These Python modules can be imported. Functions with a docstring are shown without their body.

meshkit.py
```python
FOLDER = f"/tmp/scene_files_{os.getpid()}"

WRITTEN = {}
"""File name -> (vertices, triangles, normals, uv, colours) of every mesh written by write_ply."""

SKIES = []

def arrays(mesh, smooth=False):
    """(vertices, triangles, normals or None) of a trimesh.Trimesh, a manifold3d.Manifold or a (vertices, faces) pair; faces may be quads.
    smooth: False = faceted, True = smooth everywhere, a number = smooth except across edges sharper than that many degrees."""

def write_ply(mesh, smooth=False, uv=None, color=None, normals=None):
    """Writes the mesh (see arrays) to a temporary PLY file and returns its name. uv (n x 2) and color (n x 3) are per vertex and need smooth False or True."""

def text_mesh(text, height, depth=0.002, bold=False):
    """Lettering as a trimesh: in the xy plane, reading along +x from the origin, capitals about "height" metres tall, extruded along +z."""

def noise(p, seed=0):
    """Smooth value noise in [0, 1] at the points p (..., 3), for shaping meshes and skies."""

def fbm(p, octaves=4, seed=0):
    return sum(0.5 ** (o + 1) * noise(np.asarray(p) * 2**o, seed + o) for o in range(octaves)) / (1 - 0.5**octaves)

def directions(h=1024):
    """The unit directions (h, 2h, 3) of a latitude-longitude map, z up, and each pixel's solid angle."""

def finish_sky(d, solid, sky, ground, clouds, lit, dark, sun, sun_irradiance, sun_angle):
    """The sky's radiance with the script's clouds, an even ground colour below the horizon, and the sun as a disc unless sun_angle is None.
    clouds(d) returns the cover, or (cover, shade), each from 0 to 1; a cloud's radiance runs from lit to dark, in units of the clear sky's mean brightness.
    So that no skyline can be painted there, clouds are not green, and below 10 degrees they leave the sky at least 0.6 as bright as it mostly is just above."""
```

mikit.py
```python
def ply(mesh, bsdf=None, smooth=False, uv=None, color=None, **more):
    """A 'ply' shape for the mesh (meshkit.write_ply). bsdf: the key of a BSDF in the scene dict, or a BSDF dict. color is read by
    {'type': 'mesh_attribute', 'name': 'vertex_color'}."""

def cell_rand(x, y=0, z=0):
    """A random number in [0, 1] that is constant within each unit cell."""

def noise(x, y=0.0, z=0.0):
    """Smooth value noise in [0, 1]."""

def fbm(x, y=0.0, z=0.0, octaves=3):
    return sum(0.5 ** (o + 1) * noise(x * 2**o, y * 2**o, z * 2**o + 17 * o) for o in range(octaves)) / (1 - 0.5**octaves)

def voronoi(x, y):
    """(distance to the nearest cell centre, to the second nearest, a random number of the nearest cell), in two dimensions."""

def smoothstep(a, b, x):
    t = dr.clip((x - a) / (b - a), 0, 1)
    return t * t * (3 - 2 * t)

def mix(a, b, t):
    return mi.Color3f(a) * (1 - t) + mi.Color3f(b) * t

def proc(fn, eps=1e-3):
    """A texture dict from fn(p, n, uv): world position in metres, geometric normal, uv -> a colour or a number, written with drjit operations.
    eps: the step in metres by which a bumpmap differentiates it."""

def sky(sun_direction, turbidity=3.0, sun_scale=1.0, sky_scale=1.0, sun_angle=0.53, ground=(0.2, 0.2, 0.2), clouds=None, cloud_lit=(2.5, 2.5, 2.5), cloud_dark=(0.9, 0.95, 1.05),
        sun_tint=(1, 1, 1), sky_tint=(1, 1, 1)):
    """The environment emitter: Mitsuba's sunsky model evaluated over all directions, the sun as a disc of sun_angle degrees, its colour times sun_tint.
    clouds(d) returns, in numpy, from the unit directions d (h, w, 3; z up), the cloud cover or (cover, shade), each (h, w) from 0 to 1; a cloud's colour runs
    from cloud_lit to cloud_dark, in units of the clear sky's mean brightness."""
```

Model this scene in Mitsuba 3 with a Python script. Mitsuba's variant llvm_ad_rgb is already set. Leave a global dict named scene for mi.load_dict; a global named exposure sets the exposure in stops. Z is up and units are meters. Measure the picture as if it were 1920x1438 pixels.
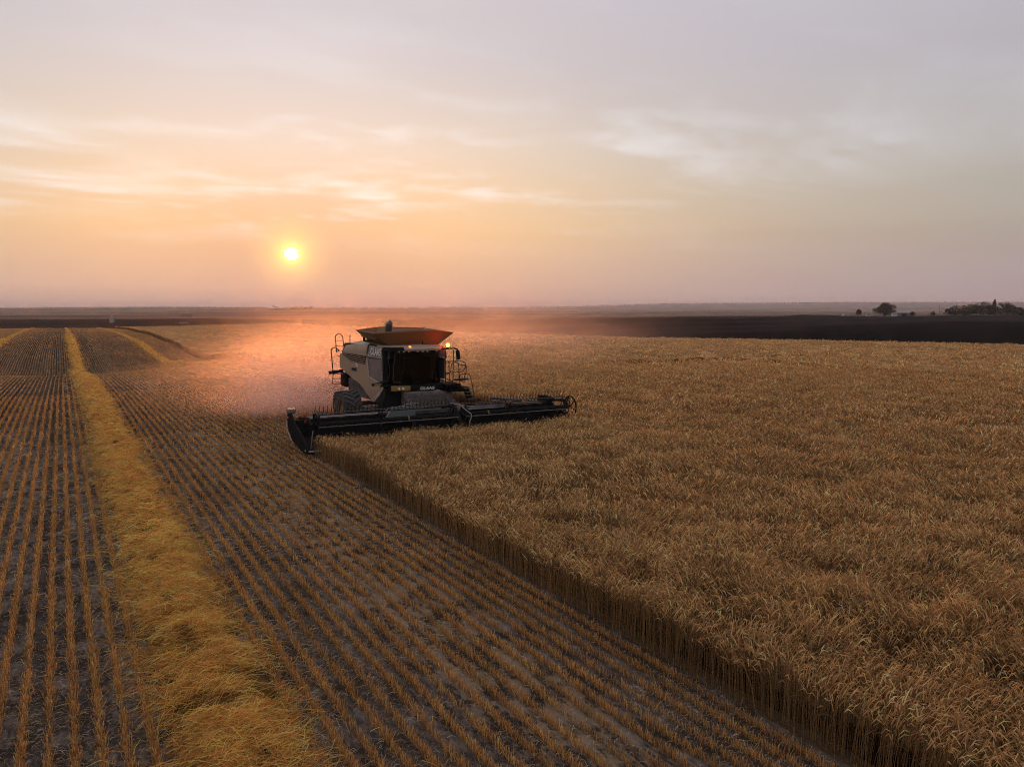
import math, numpy as np, trimesh, drjit as dr, mitsuba as mi, mikit, meshkit
from scipy.interpolate import RBFInterpolator
from shapely.geometry import Polygon, LineString

T = mi.ScalarTransform4f
rng = np.random.default_rng(7)
scene, labels = {}, {}

# ---------------------------------------------------------------- camera, sky, exposure
# y runs along the sown rows (away from the camera), x to the right of them, the harvester works towards -y
EYE = np.array([0.0, 0.0, 5.8])
YAW, PITCH = math.radians(29.7), math.radians(5.49)
FW = np.array([math.sin(YAW) * math.cos(PITCH), math.cos(YAW) * math.cos(PITCH), -math.sin(PITCH)])
scene['camera'] = {'type': 'perspective', 'fov': 66.0, 'fov_axis': 'x', 'near_clip': 0.1, 'far_clip': 60000.0,
                   'to_world': T().look_at(EYE.tolist(), (EYE + FW).tolist(), [0, 0, 1]), 'medium': {'type': 'ref', 'id': 'haze_air'}}
SUN = np.array([math.sin(math.radians(14.239)) * math.cos(math.radians(3.692)), math.cos(math.radians(14.239)) * math.cos(math.radians(3.692)), math.sin(math.radians(3.692))])


def clouds(d):
    """smoke and a thin ice veil over the whole sky, with cirrus"""
    el = np.degrees(np.arcsin(np.clip(d[..., 2], -1, 1)))
    gam = np.degrees(np.arccos(np.clip(d @ SUN, -1, 1)))
    t = np.interp(el, [0, 3, 5.5, 8, 11, 17, 30, 90], [.32, .42, .55, .55, .46, .29, .22, .2]) * (1 - .42 * np.exp(-(gam / 12) ** 2)) * (.94 + .22 * np.clip((gam - 14) / 30, 0, 1))
    w = np.interp(el, [0, 2.5, 5, 8, 11, 17, 30, 90], [.20, .165, .15, .235, .335, .43, .55, .70]) * (1 - .36 * np.clip((gam - 12) / 60, 0, 1) * np.clip((el - 6) / 10, 0, 1))
    w = w * (1 + .25 * np.clip((gam - 5) / 25, 0, 1) * np.clip((8 - el) / 4, 0, 1)) + .09 * np.exp(-(gam / 11) ** 2) * np.clip((el - 6) / 5, 0, 1)
    t = t + (.50 - t) * np.exp(-(gam / 1.8) ** 2) + .42 * np.exp(-(gam / .72) ** 2)                 # the aureole: smoke scatters forward
    k = 1 / np.maximum(d[..., 2] + .03, .03)
    a, b = d[..., 0] * k, d[..., 1] * k
    a, b = a * math.cos(.12) + b * math.sin(.12), -a * math.sin(.12) + b * math.cos(.12)
    z = 0 * a
    wx = meshkit.fbm(np.stack([a * .45, b * .45, z], -1) + 3.3, 4, 5) - .5
    wy = meshkit.fbm(np.stack([a * .45, b * .45, z], -1) + 7.7, 4, 6) - .5
    f = meshkit.fbm(np.stack([a * .8 + wx * 3.0, b * 1.5 + wy * 4.5, z], -1), 6, 11)
    h = meshkit.fbm(np.stack([a * 2.2 + wx * 6, b * 3.2 + wy * 8, z], -1) + 5.5, 5, 12)
    m = meshkit.fbm(np.stack([a * .30, b * .26, z], -1) + 9.1, 3, 21)
    st = np.clip((f * .6 + h * .4 - .49) / .2, 0, 1) ** 1.2 * np.clip((m - .34) / .2, 0, 1)
    st = st * np.interp(el, [3.5, 6, 8, 12, 15, 20, 40], [0, .7, 1.1, .9, .35, .12, .08])
    w = w * (1 + .16 * (meshkit.fbm(np.stack([a * .3, b * .5, z], -1) + 1.1, 4, 31) - .5)) + .36 * st * np.exp(-gam / 38)
    cover = 1 - t * (1 - .25 * st)
    return cover, np.clip(1 - w / cover, 0, 1)


scene['sky'] = mikit.sky(SUN.tolist(), turbidity=5, sun_scale=1.25, sun_angle=0.70, sun_tint=(1, .77, .82), sky_tint=(.97, 1.02, .76),
                         clouds=clouds, cloud_lit=(9.4, 9.85, 10.9), cloud_dark=(1.2, .0, .9), ground=(.1, .08, .06))
exposure = 2.05

# ---------------------------------------------------------------- small helpers


def rgb(c):
    return {'type': 'rgb', 'value': [float(x) for x in c]}


def lab(key, label=None, cat=None, group=None, kind=None):
    labels[key] = {k: v for k, v in (('label', label), ('category', cat), ('group', group), ('kind', kind)) if v}


def numbered(key):
    if key not in used:
        used.add(key)
        return key
    n = 1
    while f'{key}_{n:03d}' in used:
        n += 1
    used.add(f'{key}_{n:03d}')
    return f'{key}_{n:03d}'


used = set()


def put(key, mesh, mat, smooth=False, **kw):
    """one entry of the scene under its own number"""
    key = numbered(key)
    scene[key] = mikit.ply(mesh, mat, smooth=smooth, **kw)
    return key


def cat(*ms):
    return trimesh.util.concatenate([m for m in ms])


def box(x0, x1, y0, y1, z0, z1, b=0.02):
    c, h = np.array([x0 + x1, y0 + y1, z0 + z1]) / 2, np.abs(np.array([x1 - x0, y1 - y0, z1 - z0])) / 2
    b = min(b, h.min() * .45)
    pts = [np.array([sx, sy, sz]) * (h - b * np.array([a != k for a in range(3)])) + c
           for sx in (-1, 1) for sy in (-1, 1) for sz in (-1, 1) for k in range(3)]
    return trimesh.convex.convex_hull(np.array(pts))


def hull(pts):
    return trimesh.convex.convex_hull(np.asarray(pts, float))


def tube(pts, r, sides=6):
    """a round bar along a polyline, closed at its ends"""
    p = np.asarray(pts, float)
    t = np.gradient(p, axis=0) if len(p) > 2 else np.repeat((p[1] - p[0])[None], 2, 0)
    t /= np.linalg.norm(t, axis=1, keepdims=True)
    ref = np.array([0.31, 0.17, 0.93]) if abs(t[0, 2]) < .85 else np.array([0.9, 0.3, 0.1])
    a = np.cross(t, ref)
    a /= np.linalg.norm(a, axis=1, keepdims=True)
    b = np.cross(t, a)
    an = np.arange(sides) * 2 * np.pi / sides
    rr = np.broadcast_to(r, (len(p),))[:, None, None]
    v = (p[:, None] + rr * (np.cos(an)[None, :, None] * a[:, None] + np.sin(an)[None, :, None] * b[:, None])).reshape(-1, 3)
    f = []
    for i in range(len(p) - 1):
        for j in range(sides):
            k = (j + 1) % sides
            A, B, C, D = i * sides + j, i * sides + k, (i + 1) * sides + k, (i + 1) * sides + j
            f += [[A, C, B], [A, D, C]]
    n = len(v)
    v = np.vstack([v, p[:1], p[-1:]])
    for j in range(sides):
        k = (j + 1) % sides
        f += [[n, j, k], [n + 1, (len(p) - 1) * sides + k, (len(p) - 1) * sides + j]]
    m = trimesh.Trimesh(v, f, process=False)
    m.fix_normals()
    return m


def bend(pts, r=.1, n=4):
    """a polyline with rounded corners"""
    p = [np.asarray(q, float) for q in pts]
    out = [p[0]]
    for a, b, c in zip(p, p[1:], p[2:]):
        u, w = (a - b), (c - b)
        ra = min(r, np.linalg.norm(u) * .45, np.linalg.norm(w) * .45)
        s, e = b + u / np.linalg.norm(u) * ra, b + w / np.linalg.norm(w) * ra
        out += [(1 - k) ** 2 * s + 2 * k * (1 - k) * b + k * k * e for k in np.linspace(0, 1, n)]
    return np.array(out + [p[-1]])


def side_plate(yz, x0, x1):
    """a plate cut to the outline yz, standing in the y-z plane from x0 to x1"""
    m = trimesh.creation.extrude_polygon(Polygon(yz), abs(x1 - x0), engine='earcut')
    v = m.vertices.copy()
    m.vertices = np.stack([min(x0, x1) + v[:, 2], v[:, 0], v[:, 1]], 1)
    m.fix_normals()
    return m


def front_plate(xz, y0, y1):
    m = trimesh.creation.extrude_polygon(Polygon(xz), abs(y1 - y0), engine='earcut')
    v = m.vertices.copy()
    m.vertices = np.stack([v[:, 0], min(y0, y1) + v[:, 2], v[:, 1]], 1)
    m.fix_normals()
    return m


def lathe_x(profile, cx, cy, cz, n=40):
    """a body of revolution round an axis along x: profile of (x, radius)"""
    pr = np.asarray(profile, float)
    an = np.arange(n) * 2 * np.pi / n
    v = np.stack([np.broadcast_to(pr[:, None, 0] + cx, (len(pr), n)), cy + pr[:, None, 1] * np.cos(an), cz + pr[:, None, 1] * np.sin(an)], -1).reshape(-1, 3)
    i, j = np.meshgrid(np.arange(len(pr) - 1), np.arange(n), indexing='ij')
    q = np.stack([i * n + j, (i + 1) * n + j, (i + 1) * n + (j + 1) % n, i * n + (j + 1) % n], -1).reshape(-1, 4)
    m = trimesh.Trimesh(v, np.vstack([q[:, [0, 1, 2]], q[:, [0, 2, 3]]]), process=False)
    return m


def ribbons(P, W, C):
    """blades: P (n, k, 3) centre lines, W (n, k) widths, C (n, 3) or (n, k, 3) colours -> vertices, triangles, colours; each faces its own way"""
    n, k, _ = P.shape
    t = P[:, -1] - P[:, 0]
    a = np.cross(t, rng.normal(size=(n, 3)))
    a /= np.linalg.norm(a, axis=1, keepdims=True) + 1e-9
    L, R = P - a[:, None] * W[..., None] / 2, P + a[:, None] * W[..., None] / 2
    v = np.stack([L, R], 2).reshape(n, 2 * k, 3)
    f = np.array([[2 * i, 2 * i + 1, 2 * i + 3] for i in range(k - 1)] + [[2 * i, 2 * i + 3, 2 * i + 2] for i in range(k - 1)])
    C = np.asarray(C, float)
    c = np.broadcast_to(C[:, None] if C.ndim == 2 else np.repeat(C, 2, 1), v.shape)
    return v.reshape(-1, 3), (f[None] + (np.arange(n) * 2 * k)[:, None, None]).reshape(-1, 3), c.reshape(-1, 3)


def join(parts):
    vs, fs, cs, at = [], [], [], 0
    for v, f, c in parts:
        vs.append(v), fs.append(f + at), cs.append(c)
        at += len(v)
    return np.vstack(vs), np.vstack(fs), np.vstack(cs)


def put_blades(key, parts, mat='straw'):
    v, f, c = join(parts)
    key = numbered(key)
    scene[key] = mikit.ply((v, f), mat, color=np.clip(c, 0.002, .9))
    return key


def jitter(base, n, amt=.22, hue=.06):
    """n colours round a base one"""
    k = np.exp(rng.normal(0, amt, (n, 1)))
    return np.asarray(base) * k * np.exp(rng.normal(0, hue, (n, 3)))


def n2(x, y, s, seed=0, o=3):
    return meshkit.fbm(np.stack([np.asarray(x) * s, np.asarray(y) * s, np.zeros_like(np.asarray(x, float))], -1), o, seed)


# ---------------------------------------------------------------- the lie of the land
NEAR = np.array([(0, 0, 0), (10, 0, 0), (-10, 10, 0), (20, 10, 0), (40, 0, -.1), (8, 30, 0), (14, 35, 0), (14, 42, 0), (2, 40, 0), (-10, 40, 0), (20, 45, 0), (40, 40, 0), (-30, 30, 0), (60, 55, -.1), (90, 0, -.2),
                 (2, 60, -.2), (2, 75, -.6), (2, 90, -1.2), (2, 100, -1.75), (2, 112, -2.7), (2, 122, -2.75), (2, 133, -2.3), (2, 148, -1.75), (2, 190, -1.25), (2, 240, -1.3), (2, 300, -1.85), (2, 355, -2.5), (2, 425, -4.0),
                 (14, 67, 0), (14, 85, -.4), (14, 100, -1.1), (14, 119, -2.05), (14, 129, -2.8), (14, 140, -3.05), (14, 161, -2.6), (14, 192, -1.65), (14, 222, -1.55), (14, 281, -1.84), (14, 340, -2.4), (14, 402, -3.4),
                 (23, 85, -.45), (23, 112, -1.33), (23, 128, -2.0), (23, 147, -3.1), (23, 198, -2.2), (23, 280, -2), (23, 340, -2.6), (23, 400, -3.8),
                 (-10, 60, -.1), (-10, 95, -.95), (-10, 106, -1.95), (-10, 125, -2.65), (-10, 150, -1.6), (-10, 179, -1.0), (-10, 250, -1.2), (-10, 320, -1.9), (-10, 425, -3.9),
                 (-30, 90, -.8), (-30, 125, -2), (-30, 160, -1.1), (-30, 200, -.7), (-30, 300, -1.3), (-30, 425, -4), (-60, 100, -.5), (-60, 250, -.6), (-60, 425, -4),
                 (60, 100, -.6), (60, 150, -1.3), (60, 220, -1.9), (60, 310, -2.1), (60, 400, -3.2), (100, 60, -.35), (100, 130, -.95), (100, 220, -1.7), (100, 310, -2), (100, 400, -2.2), (45, 330, -2.3),
                 (140, 60, -.3), (200, 100, .2), (200, 0, .1), (150, 180, -.7), (150, 300, -.9), (260, 60, .5), (-100, 0, 0), (-50, -60, 0), (60, -80, 0), (0, -60, 0), (-120, 300, -2)], float)
# far ground: direction (as the tangent of the angle right of the view axis), distance, sight-line drop in 1/1478 of the distance
FAR = [(-1.4, 430, 38), (-.65, 430, 37.5), (-.5, 430, 37), (-.4, 430, 36), (-.27, 430, 34.5), (-.1, 430, 30), (.13, 430, 23), (.23, 430, 18.5), (.295, 430, 26), (.36, 430, 12.5), (.47, 430, 17), (.56, 430, 14), (.64, 430, 13.5), (1.0, 430, 14), (2.2, 430, 14),
       (-1.4, 650, 24), (-.65, 650, 25), (-.5, 650, 24.5), (-.41, 620, 20), (-.36, 640, 20.5), (-.27, 650, 27), (-.1, 650, 23), (.13, 650, 20), (.3, 650, 16.5), (.37, 650, 17.5), (.64, 650, 19), (2.2, 650, 19),
       (-1.4, 1200, 18), (-.65, 1200, 19), (-.41, 1200, 19), (-.27, 1200, 20), (.13, 1200, 17), (.37, 1200, 15), (.64, 1200, 17), (2.2, 1200, 17),
       (-1.4, 2500, 9), (-.65, 2500, 9), (-.41, 2500, 8.5), (-.27, 2500, 3.5), (-.1, 2500, 9), (.13, 2500, 10), (.64, 2500, 11), (2.2, 2500, 11),
       (-1.4, 5000, 1), (-.65, 5000, 1.2), (-.45, 5000, -1.6), (-.27, 5000, 1), (-.1, 5000, 2), (.13, 5000, 4), (.3, 5000, 3), (.64, 5000, 2), (2.2, 5000, 2),
       (-1.4, 8500, .6), (-.65, 8500, .6), (-.45, 8500, 0), (-.27, 8500, .4), (-.02, 8500, -.6), (.1, 8500, -3), (.2, 8500, -8.5), (.42, 8500, -10.5), (.64, 8500, -11), (1, 8500, -10), (2.2, 8500, -8),
       (-1.4, 15000, 1), (-.4, 15000, 1), (.1, 15000, 1), (.6, 15000, -4), (2.2, 15000, -3)]
_near = RBFInterpolator(NEAR[:, :2], NEAR[:, 2], smoothing=.02, kernel='thin_plate_spline')
_fx = np.array([(math.atan(a) * 2, math.log(d)) for a, d, s in FAR])
_far = RBFInterpolator(_fx, np.array([s for a, d, s in FAR], float), smoothing=.001, kernel='linear')


def land(x, y):
    x, y = np.asarray(x, float), np.asarray(y, float)
    shape = x.shape
    x, y = x.ravel(), y.ravel()
    out = np.zeros(len(x))
    for i in range(0, len(x), 60000):
        a, b = x[i:i + 60000], y[i:i + 60000]
        d = np.maximum(np.hypot(a, b), 1)
        k = np.clip((d - 375) / 60, 0, 1)
        k = k * k * (3 - 2 * k)
        near = _near(np.stack([np.clip(a, -130, 270), np.clip(b, -90, 430)], 1)) if (k < 1).any() else 0 * a
        az = np.arctan2(a, b) - YAW
        az = np.clip((az + np.pi) % (2 * np.pi) - np.pi, -1.0, 1.2)
        dep = np.minimum(d, 15000) * np.maximum(np.cos(az), .35)
        far = EYE[2] - _far(np.stack([az * 2, np.log(np.maximum(d, 300))], 1)) / 1478 * dep
        far = far + np.clip((d - 500) / 3000, 0, 1) * 5 * (n2(a, b, 1 / 700., 3, 3) - .5)
        out[i:i + 60000] = near * (1 - k) + far * k
    return out.reshape(shape)


# where the fields lie
EDGE_X, CUT_Y, BACK_X = 8.42, 30.75, 20.75          # edge of the standing crop before the cutter, the cutter, edge behind it
ROW = 0.305
END_Y = 402


def right_border(y):
    return 122 - .34 * (np.asarray(y) - 62).clip(-200, 75) * 1.0 - .02 * (np.asarray(y) - 137).clip(0)


def in_crop(x, y):
    w = .10 * (n2(y, x * 0 + 3, .9, 4) - .5) + .35 * (n2(y, x * 0, .12, 5) - .5)
    return (x > np.where(y < CUT_Y, EDGE_X, BACK_X) + w) & (x < right_border(y)) & (y < END_Y)


def in_view(x, y, z, m=1.12):
    q = np.stack([x, y, z], -1) - EYE
    R = np.array([math.cos(YAW), -math.sin(YAW), 0])
    U = np.cross(R, FW)
    dep = np.maximum(q @ FW, .1)
    return (q @ FW > 1) & (np.abs(q @ R / dep) < .6495 * m) & (np.abs(q @ U / dep) < .4865 * m + .06)


# ---------------------------------------------------------------- materials
nz, fb, ss, mix = mikit.noise, mikit.fbm, mikit.smoothstep, mikit.mix


def ground_colour(p, n, uv):
    d = dr.sqrt(p.x * p.x + p.y * p.y)
    edge = (fb(p.x * .05, p.y * .05, 0, 2) - .5)
    # cut field: dark soil with greyish chaff, each gap between two rows a little different
    r = (p.x - 8.3) / ROW
    gap = mikit.cell_rand(dr.floor(r + .5), dr.floor(p.y / 60), 4)
    f = fb(p.x * 3.1, p.y * 2.2, 0, 3)
    g = fb(p.x * 26, p.y * 9, 0, 3)
    soil = mix((.042, .033, .025), (.18, .148, .115), ss(.32, .72, f * .6 + g * .4) * (.15 + .85 * gap))
    band = ss(1.1, .5, dr.abs(p.x - 5.7)) + ss(.6, .2, dr.abs(p.x + 1.9)) * .6
    soil = mix(soil, (.26, .19, .115), band * ss(.40, .62, f * .7 + g * .3) * .75)
    soil = mix(soil, (.27, .245, .21), ss(.62, .8, f) * ss(.5, .8, g) * .7)
    along = dr.abs(r - dr.floor(r + .5))
    far_row = ss(200, 330, d)
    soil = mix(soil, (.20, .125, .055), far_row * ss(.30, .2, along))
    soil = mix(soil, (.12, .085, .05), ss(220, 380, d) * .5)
    # under the standing barley
    straw = mix((.05, .035, .02), (.13, .09, .05), g)
    crop = (p.x > dr.select(p.y < CUT_Y, EDGE_X, BACK_X)) & (p.x < 125) & (p.y < END_Y + 1)
    c = dr.select(crop, straw, soil)
    # dark fallow beyond the crop
    v = fb(p.x * .012, p.y * .05, 0, 4)
    dark = mix((.010, .010, .0095), (.028, .026, .024), ss(.35, .7, v)) * (.7 + .6 * fb(p.x * .3, p.y * .3, 0, 2))
    rb = 122 - .34 * dr.clip(p.y - 62, -200, 75)
    beyond = (p.y > END_Y + 3 + 6 * edge) | (p.x > rb + .5)
    c = dr.select(beyond, dark, c)
    # open country further off
    u = fb(p.x * .0016 + 4, p.y * .0042, 0, 3)
    v2 = fb(p.x * .006, p.y * .014 + 7, 0, 3)
    plain = mix((.065, .045, .032), (.16, .105, .06), ss(.38, .62, u))
    plain = mix(plain, (.03, .027, .022), ss(.56, .62, v2) * .7)
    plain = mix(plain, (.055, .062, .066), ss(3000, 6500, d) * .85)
    lim = 690 + 260 * (fb(p.x * .004, p.y * .004, 3, 2) - .5) + 500 * ss(.15, .6, p.x / dr.maximum(p.y, 1) - .45)
    return dr.select(d > lim, plain, c)


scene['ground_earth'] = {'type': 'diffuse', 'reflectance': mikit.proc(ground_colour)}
scene['straw'] = {'type': 'principledthin', 'base_color': {'type': 'mesh_attribute', 'name': 'vertex_color'}, 'roughness': .6, 'diff_trans': .7, 'spec_trans': 0., 'eta': 1.3}


def paint(c, dusty, amount=.5, rough=.45, **kw):
    def f(p, n, uv):
        q = fb(p.x * 2.3, p.y * 2.3, p.z * 2.3, 3)
        s = fb(p.x * 17, p.y * 17, p.z * 9, 3)
        k = ss(.25, .8, q * .55 + s * .35 + dr.maximum(n.z, 0) * .35) * amount
        return mix(c, dusty, k)
    return {'type': 'twosided', 'bsdf': {'type': 'principled', 'base_color': mikit.proc(f), 'roughness': rough, **kw}}


DUST = (.20, .15, .105)
scene['tan_paint'] = paint((.26, .18, .095), (.30, .225, .16), 1.0, .42)
scene['pale_paint'] = paint((.33, .29, .23), DUST, .6, .4)
scene['grey_paint'] = paint((.085, .080, .078), (.20, .175, .155), .7, .4)
scene['black_metal'] = paint((.010, .010, .010), (.045, .040, .036), .22, .8, specular=.04)
scene['dusty_metal'] = paint((.035, .033, .030), (.16, .14, .12), .95, .7)
scene['tank_sheet'] = paint((.25, .125, .04), (.18, .11, .06), .6, .55)
scene['rubber'] = paint((.018, .017, .016), (.12, .10, .08), .7, .8)
scene['rim_paint'] = paint((.23, .15, .06), DUST, .7, .5)
scene['bright_steel'] = paint((.42, .40, .37), (.22, .19, .16), .5, .3, metallic=.6)
scene['green_grey'] = paint((.10, .125, .115), (.17, .155, .13), .6, .45)
scene['white_letter'] = {'type': 'diffuse', 'reflectance': rgb((.8, .76, .70))}
scene['dark_letter'] = {'type': 'diffuse', 'reflectance': rgb((.06, .05, .045))}
scene['red_paint'] = {'type': 'principled', 'base_color': rgb((.45, .03, .02)), 'roughness': .35}
scene['yellow_paint'] = {'type': 'principled', 'base_color': rgb((.26, .155, .035)), 'roughness': .5}
scene['cab_glass'] = {'type': 'thindielectric', 'int_ior': 1.5, 'specular_transmittance': rgb((.24, .24, .25)), 'specular_reflectance': rgb((.32, .32, .34))}
scene['inside'] = {'type': 'diffuse', 'reflectance': rgb((.02, .019, .018))}
scene['white_shed'] = {'type': 'diffuse', 'reflectance': rgb((.55, .55, .55))}
scene['dark_shed'] = {'type': 'diffuse', 'reflectance': rgb((.05, .045, .045))}
scene['bark'] = {'type': 'diffuse', 'reflectance': rgb((.05, .04, .03))}
scene['leaf'] = {'type': 'principledthin', 'base_color': {'type': 'mesh_attribute', 'name': 'vertex_color'}, 'roughness': .7, 'diff_trans': .5, 'spec_trans': 0., 'eta': 1.3}

# ---------------------------------------------------------------- ground: one sheet to the horizon
az = np.radians(np.concatenate([np.arange(-20, 80, .36), np.arange(80, 340, 6)]))
rad = np.concatenate([[.6], np.geomspace(2.5, 40, 60), np.geomspace(41, 420, 190), np.geomspace(428, 24000, 170)])
A, Rr = np.meshgrid(az, rad, indexing='xy')
gx, gy = Rr * np.sin(A), Rr * np.cos(A)
gz = land(gx, gy)
nr, na = gx.shape
i, j = np.meshgrid(np.arange(nr - 1), np.arange(na), indexing='ij')
jn = (j + 1) % na
q = np.stack([i * na + j, i * na + jn, (i + 1) * na + jn, (i + 1) * na + j], -1).reshape(-1, 4)
gv = np.stack([gx, gy, gz], -1).reshape(-1, 3)
gf = np.vstack([q[:, [0, 1, 2]], q[:, [0, 2, 3]]])
scene['ground'] = mikit.ply((gv, gf), 'ground_earth', smooth=True)
lab('ground', kind='structure')

# ---------------------------------------------------------------- standing barley
EAR, STEM, LEAF = np.array((.56, .33, .135)), np.array((.32, .19, .08)), np.array((.22, .13, .055))


def scatter(x0, x1, y0, y1, per_m2):
    n = int((x1 - x0) * (y1 - y0) * per_m2)
    return rng.uniform(x0, x1, n), rng.uniform(y0, y1, n)


def patch(x, y):
    """tone of the crop, in broad patches and streaks along the rows"""
    return .72 + .56 * n2(x * 2.2, y * .35, 1, 41, 3) * (.55 + .9 * n2(x, y, .12, 42, 2))


def barley(x, y, h, level):
    n = len(x)
    z = land(x, y)
    tone = patch(x, y)[:, None]
    lean = n2(x, y, .5, 51, 2) * 6.28 * 2
    la = lean + rng.normal(0, .8, n)
    amt = np.abs(rng.normal(.07, .09, n)) * h
    dx, dy = np.cos(la) * amt, np.sin(la) * amt
    hh = h * rng.uniform(.72, 1.08, n) * (.72 + .56 * n2(x, y, 1.0, 52, 3)) * np.where((y < CUT_Y) & (x < BACK_X + .3), np.interp(y, [CUT_Y - 3.5, CUT_Y - .5], [1, .80]), 1)
    base, knee, top = np.stack([x, y, z], -1), np.stack([x + dx * .35, y + dy * .35, z + hh * .55], -1), np.stack([x + dx, y + dy, z + hh], -1)
    wf = (.85, 1.45, 2.7, 6.0)[level]
    parts = []
    if level < 2:
        parts.append(ribbons(np.stack([base, knee, top], 1), np.tile([.006, .005, .004], (n, 1)) * wf, jitter(STEM, n) * tone))
    elif level == 2:
        parts.append(ribbons(np.stack([knee, top], 1), np.tile([.008, .006], (n, 1)) * wf, jitter(STEM, n) * tone))
    # the nodding ear with its beard of awns
    ea = la + rng.normal(0, .7, n)
    el = rng.uniform(.08, .15, n) * (1, 1, 1.2, 1.6)[level]
    e1 = top + np.stack([np.cos(ea) * el * .45, np.sin(ea) * el * .45, el * rng.uniform(.45, .85, n)], -1)
    e2 = e1 + np.stack([np.cos(ea) * el * .45, np.sin(ea) * el * .45, el * rng.uniform(-.45, .5, n)], -1)
    col = jitter(EAR, n, .45, .05) * tone
    parts.append(ribbons(np.stack([top, e1, e2], 1), np.stack([.008 + 0 * x, .0135 * rng.uniform(.7, 1.5, n), .004 + 0 * x], 1) * wf, col))
    if level == 0:
        e3 = e2 + (e2 - e1) * .6 + np.stack([0 * x, 0 * x, .02 * rng.normal(size=n)], -1)
        parts.append(ribbons(np.stack([e1, e3], 1), np.stack([.012 + 0 * x, .002 + 0 * x], 1), col * 1.1))
    if level < 2:
        m = rng.random(n) < (.45, .25)[level]
        k = knee[m] + (top - knee)[m] * rng.uniform(0, .8, (m.sum(), 1))
        a2 = rng.uniform(0, 6.28, m.sum())
        l2 = rng.uniform(.10, .24, m.sum())
        o = np.stack([np.cos(a2) * l2, np.sin(a2) * l2, l2 * rng.uniform(.3, 1.1, m.sum())], -1)
        parts.append(ribbons(np.stack([k, k + o * .6, k + o * 1.0 - np.array([0, 0, 1]) * (l2 * .22)[:, None]], 1), np.tile([.007, .010, .002], (m.sum(), 1)) * wf, jitter(LEAF, m.sum(), .3) * tone[m]))
    return parts


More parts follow.
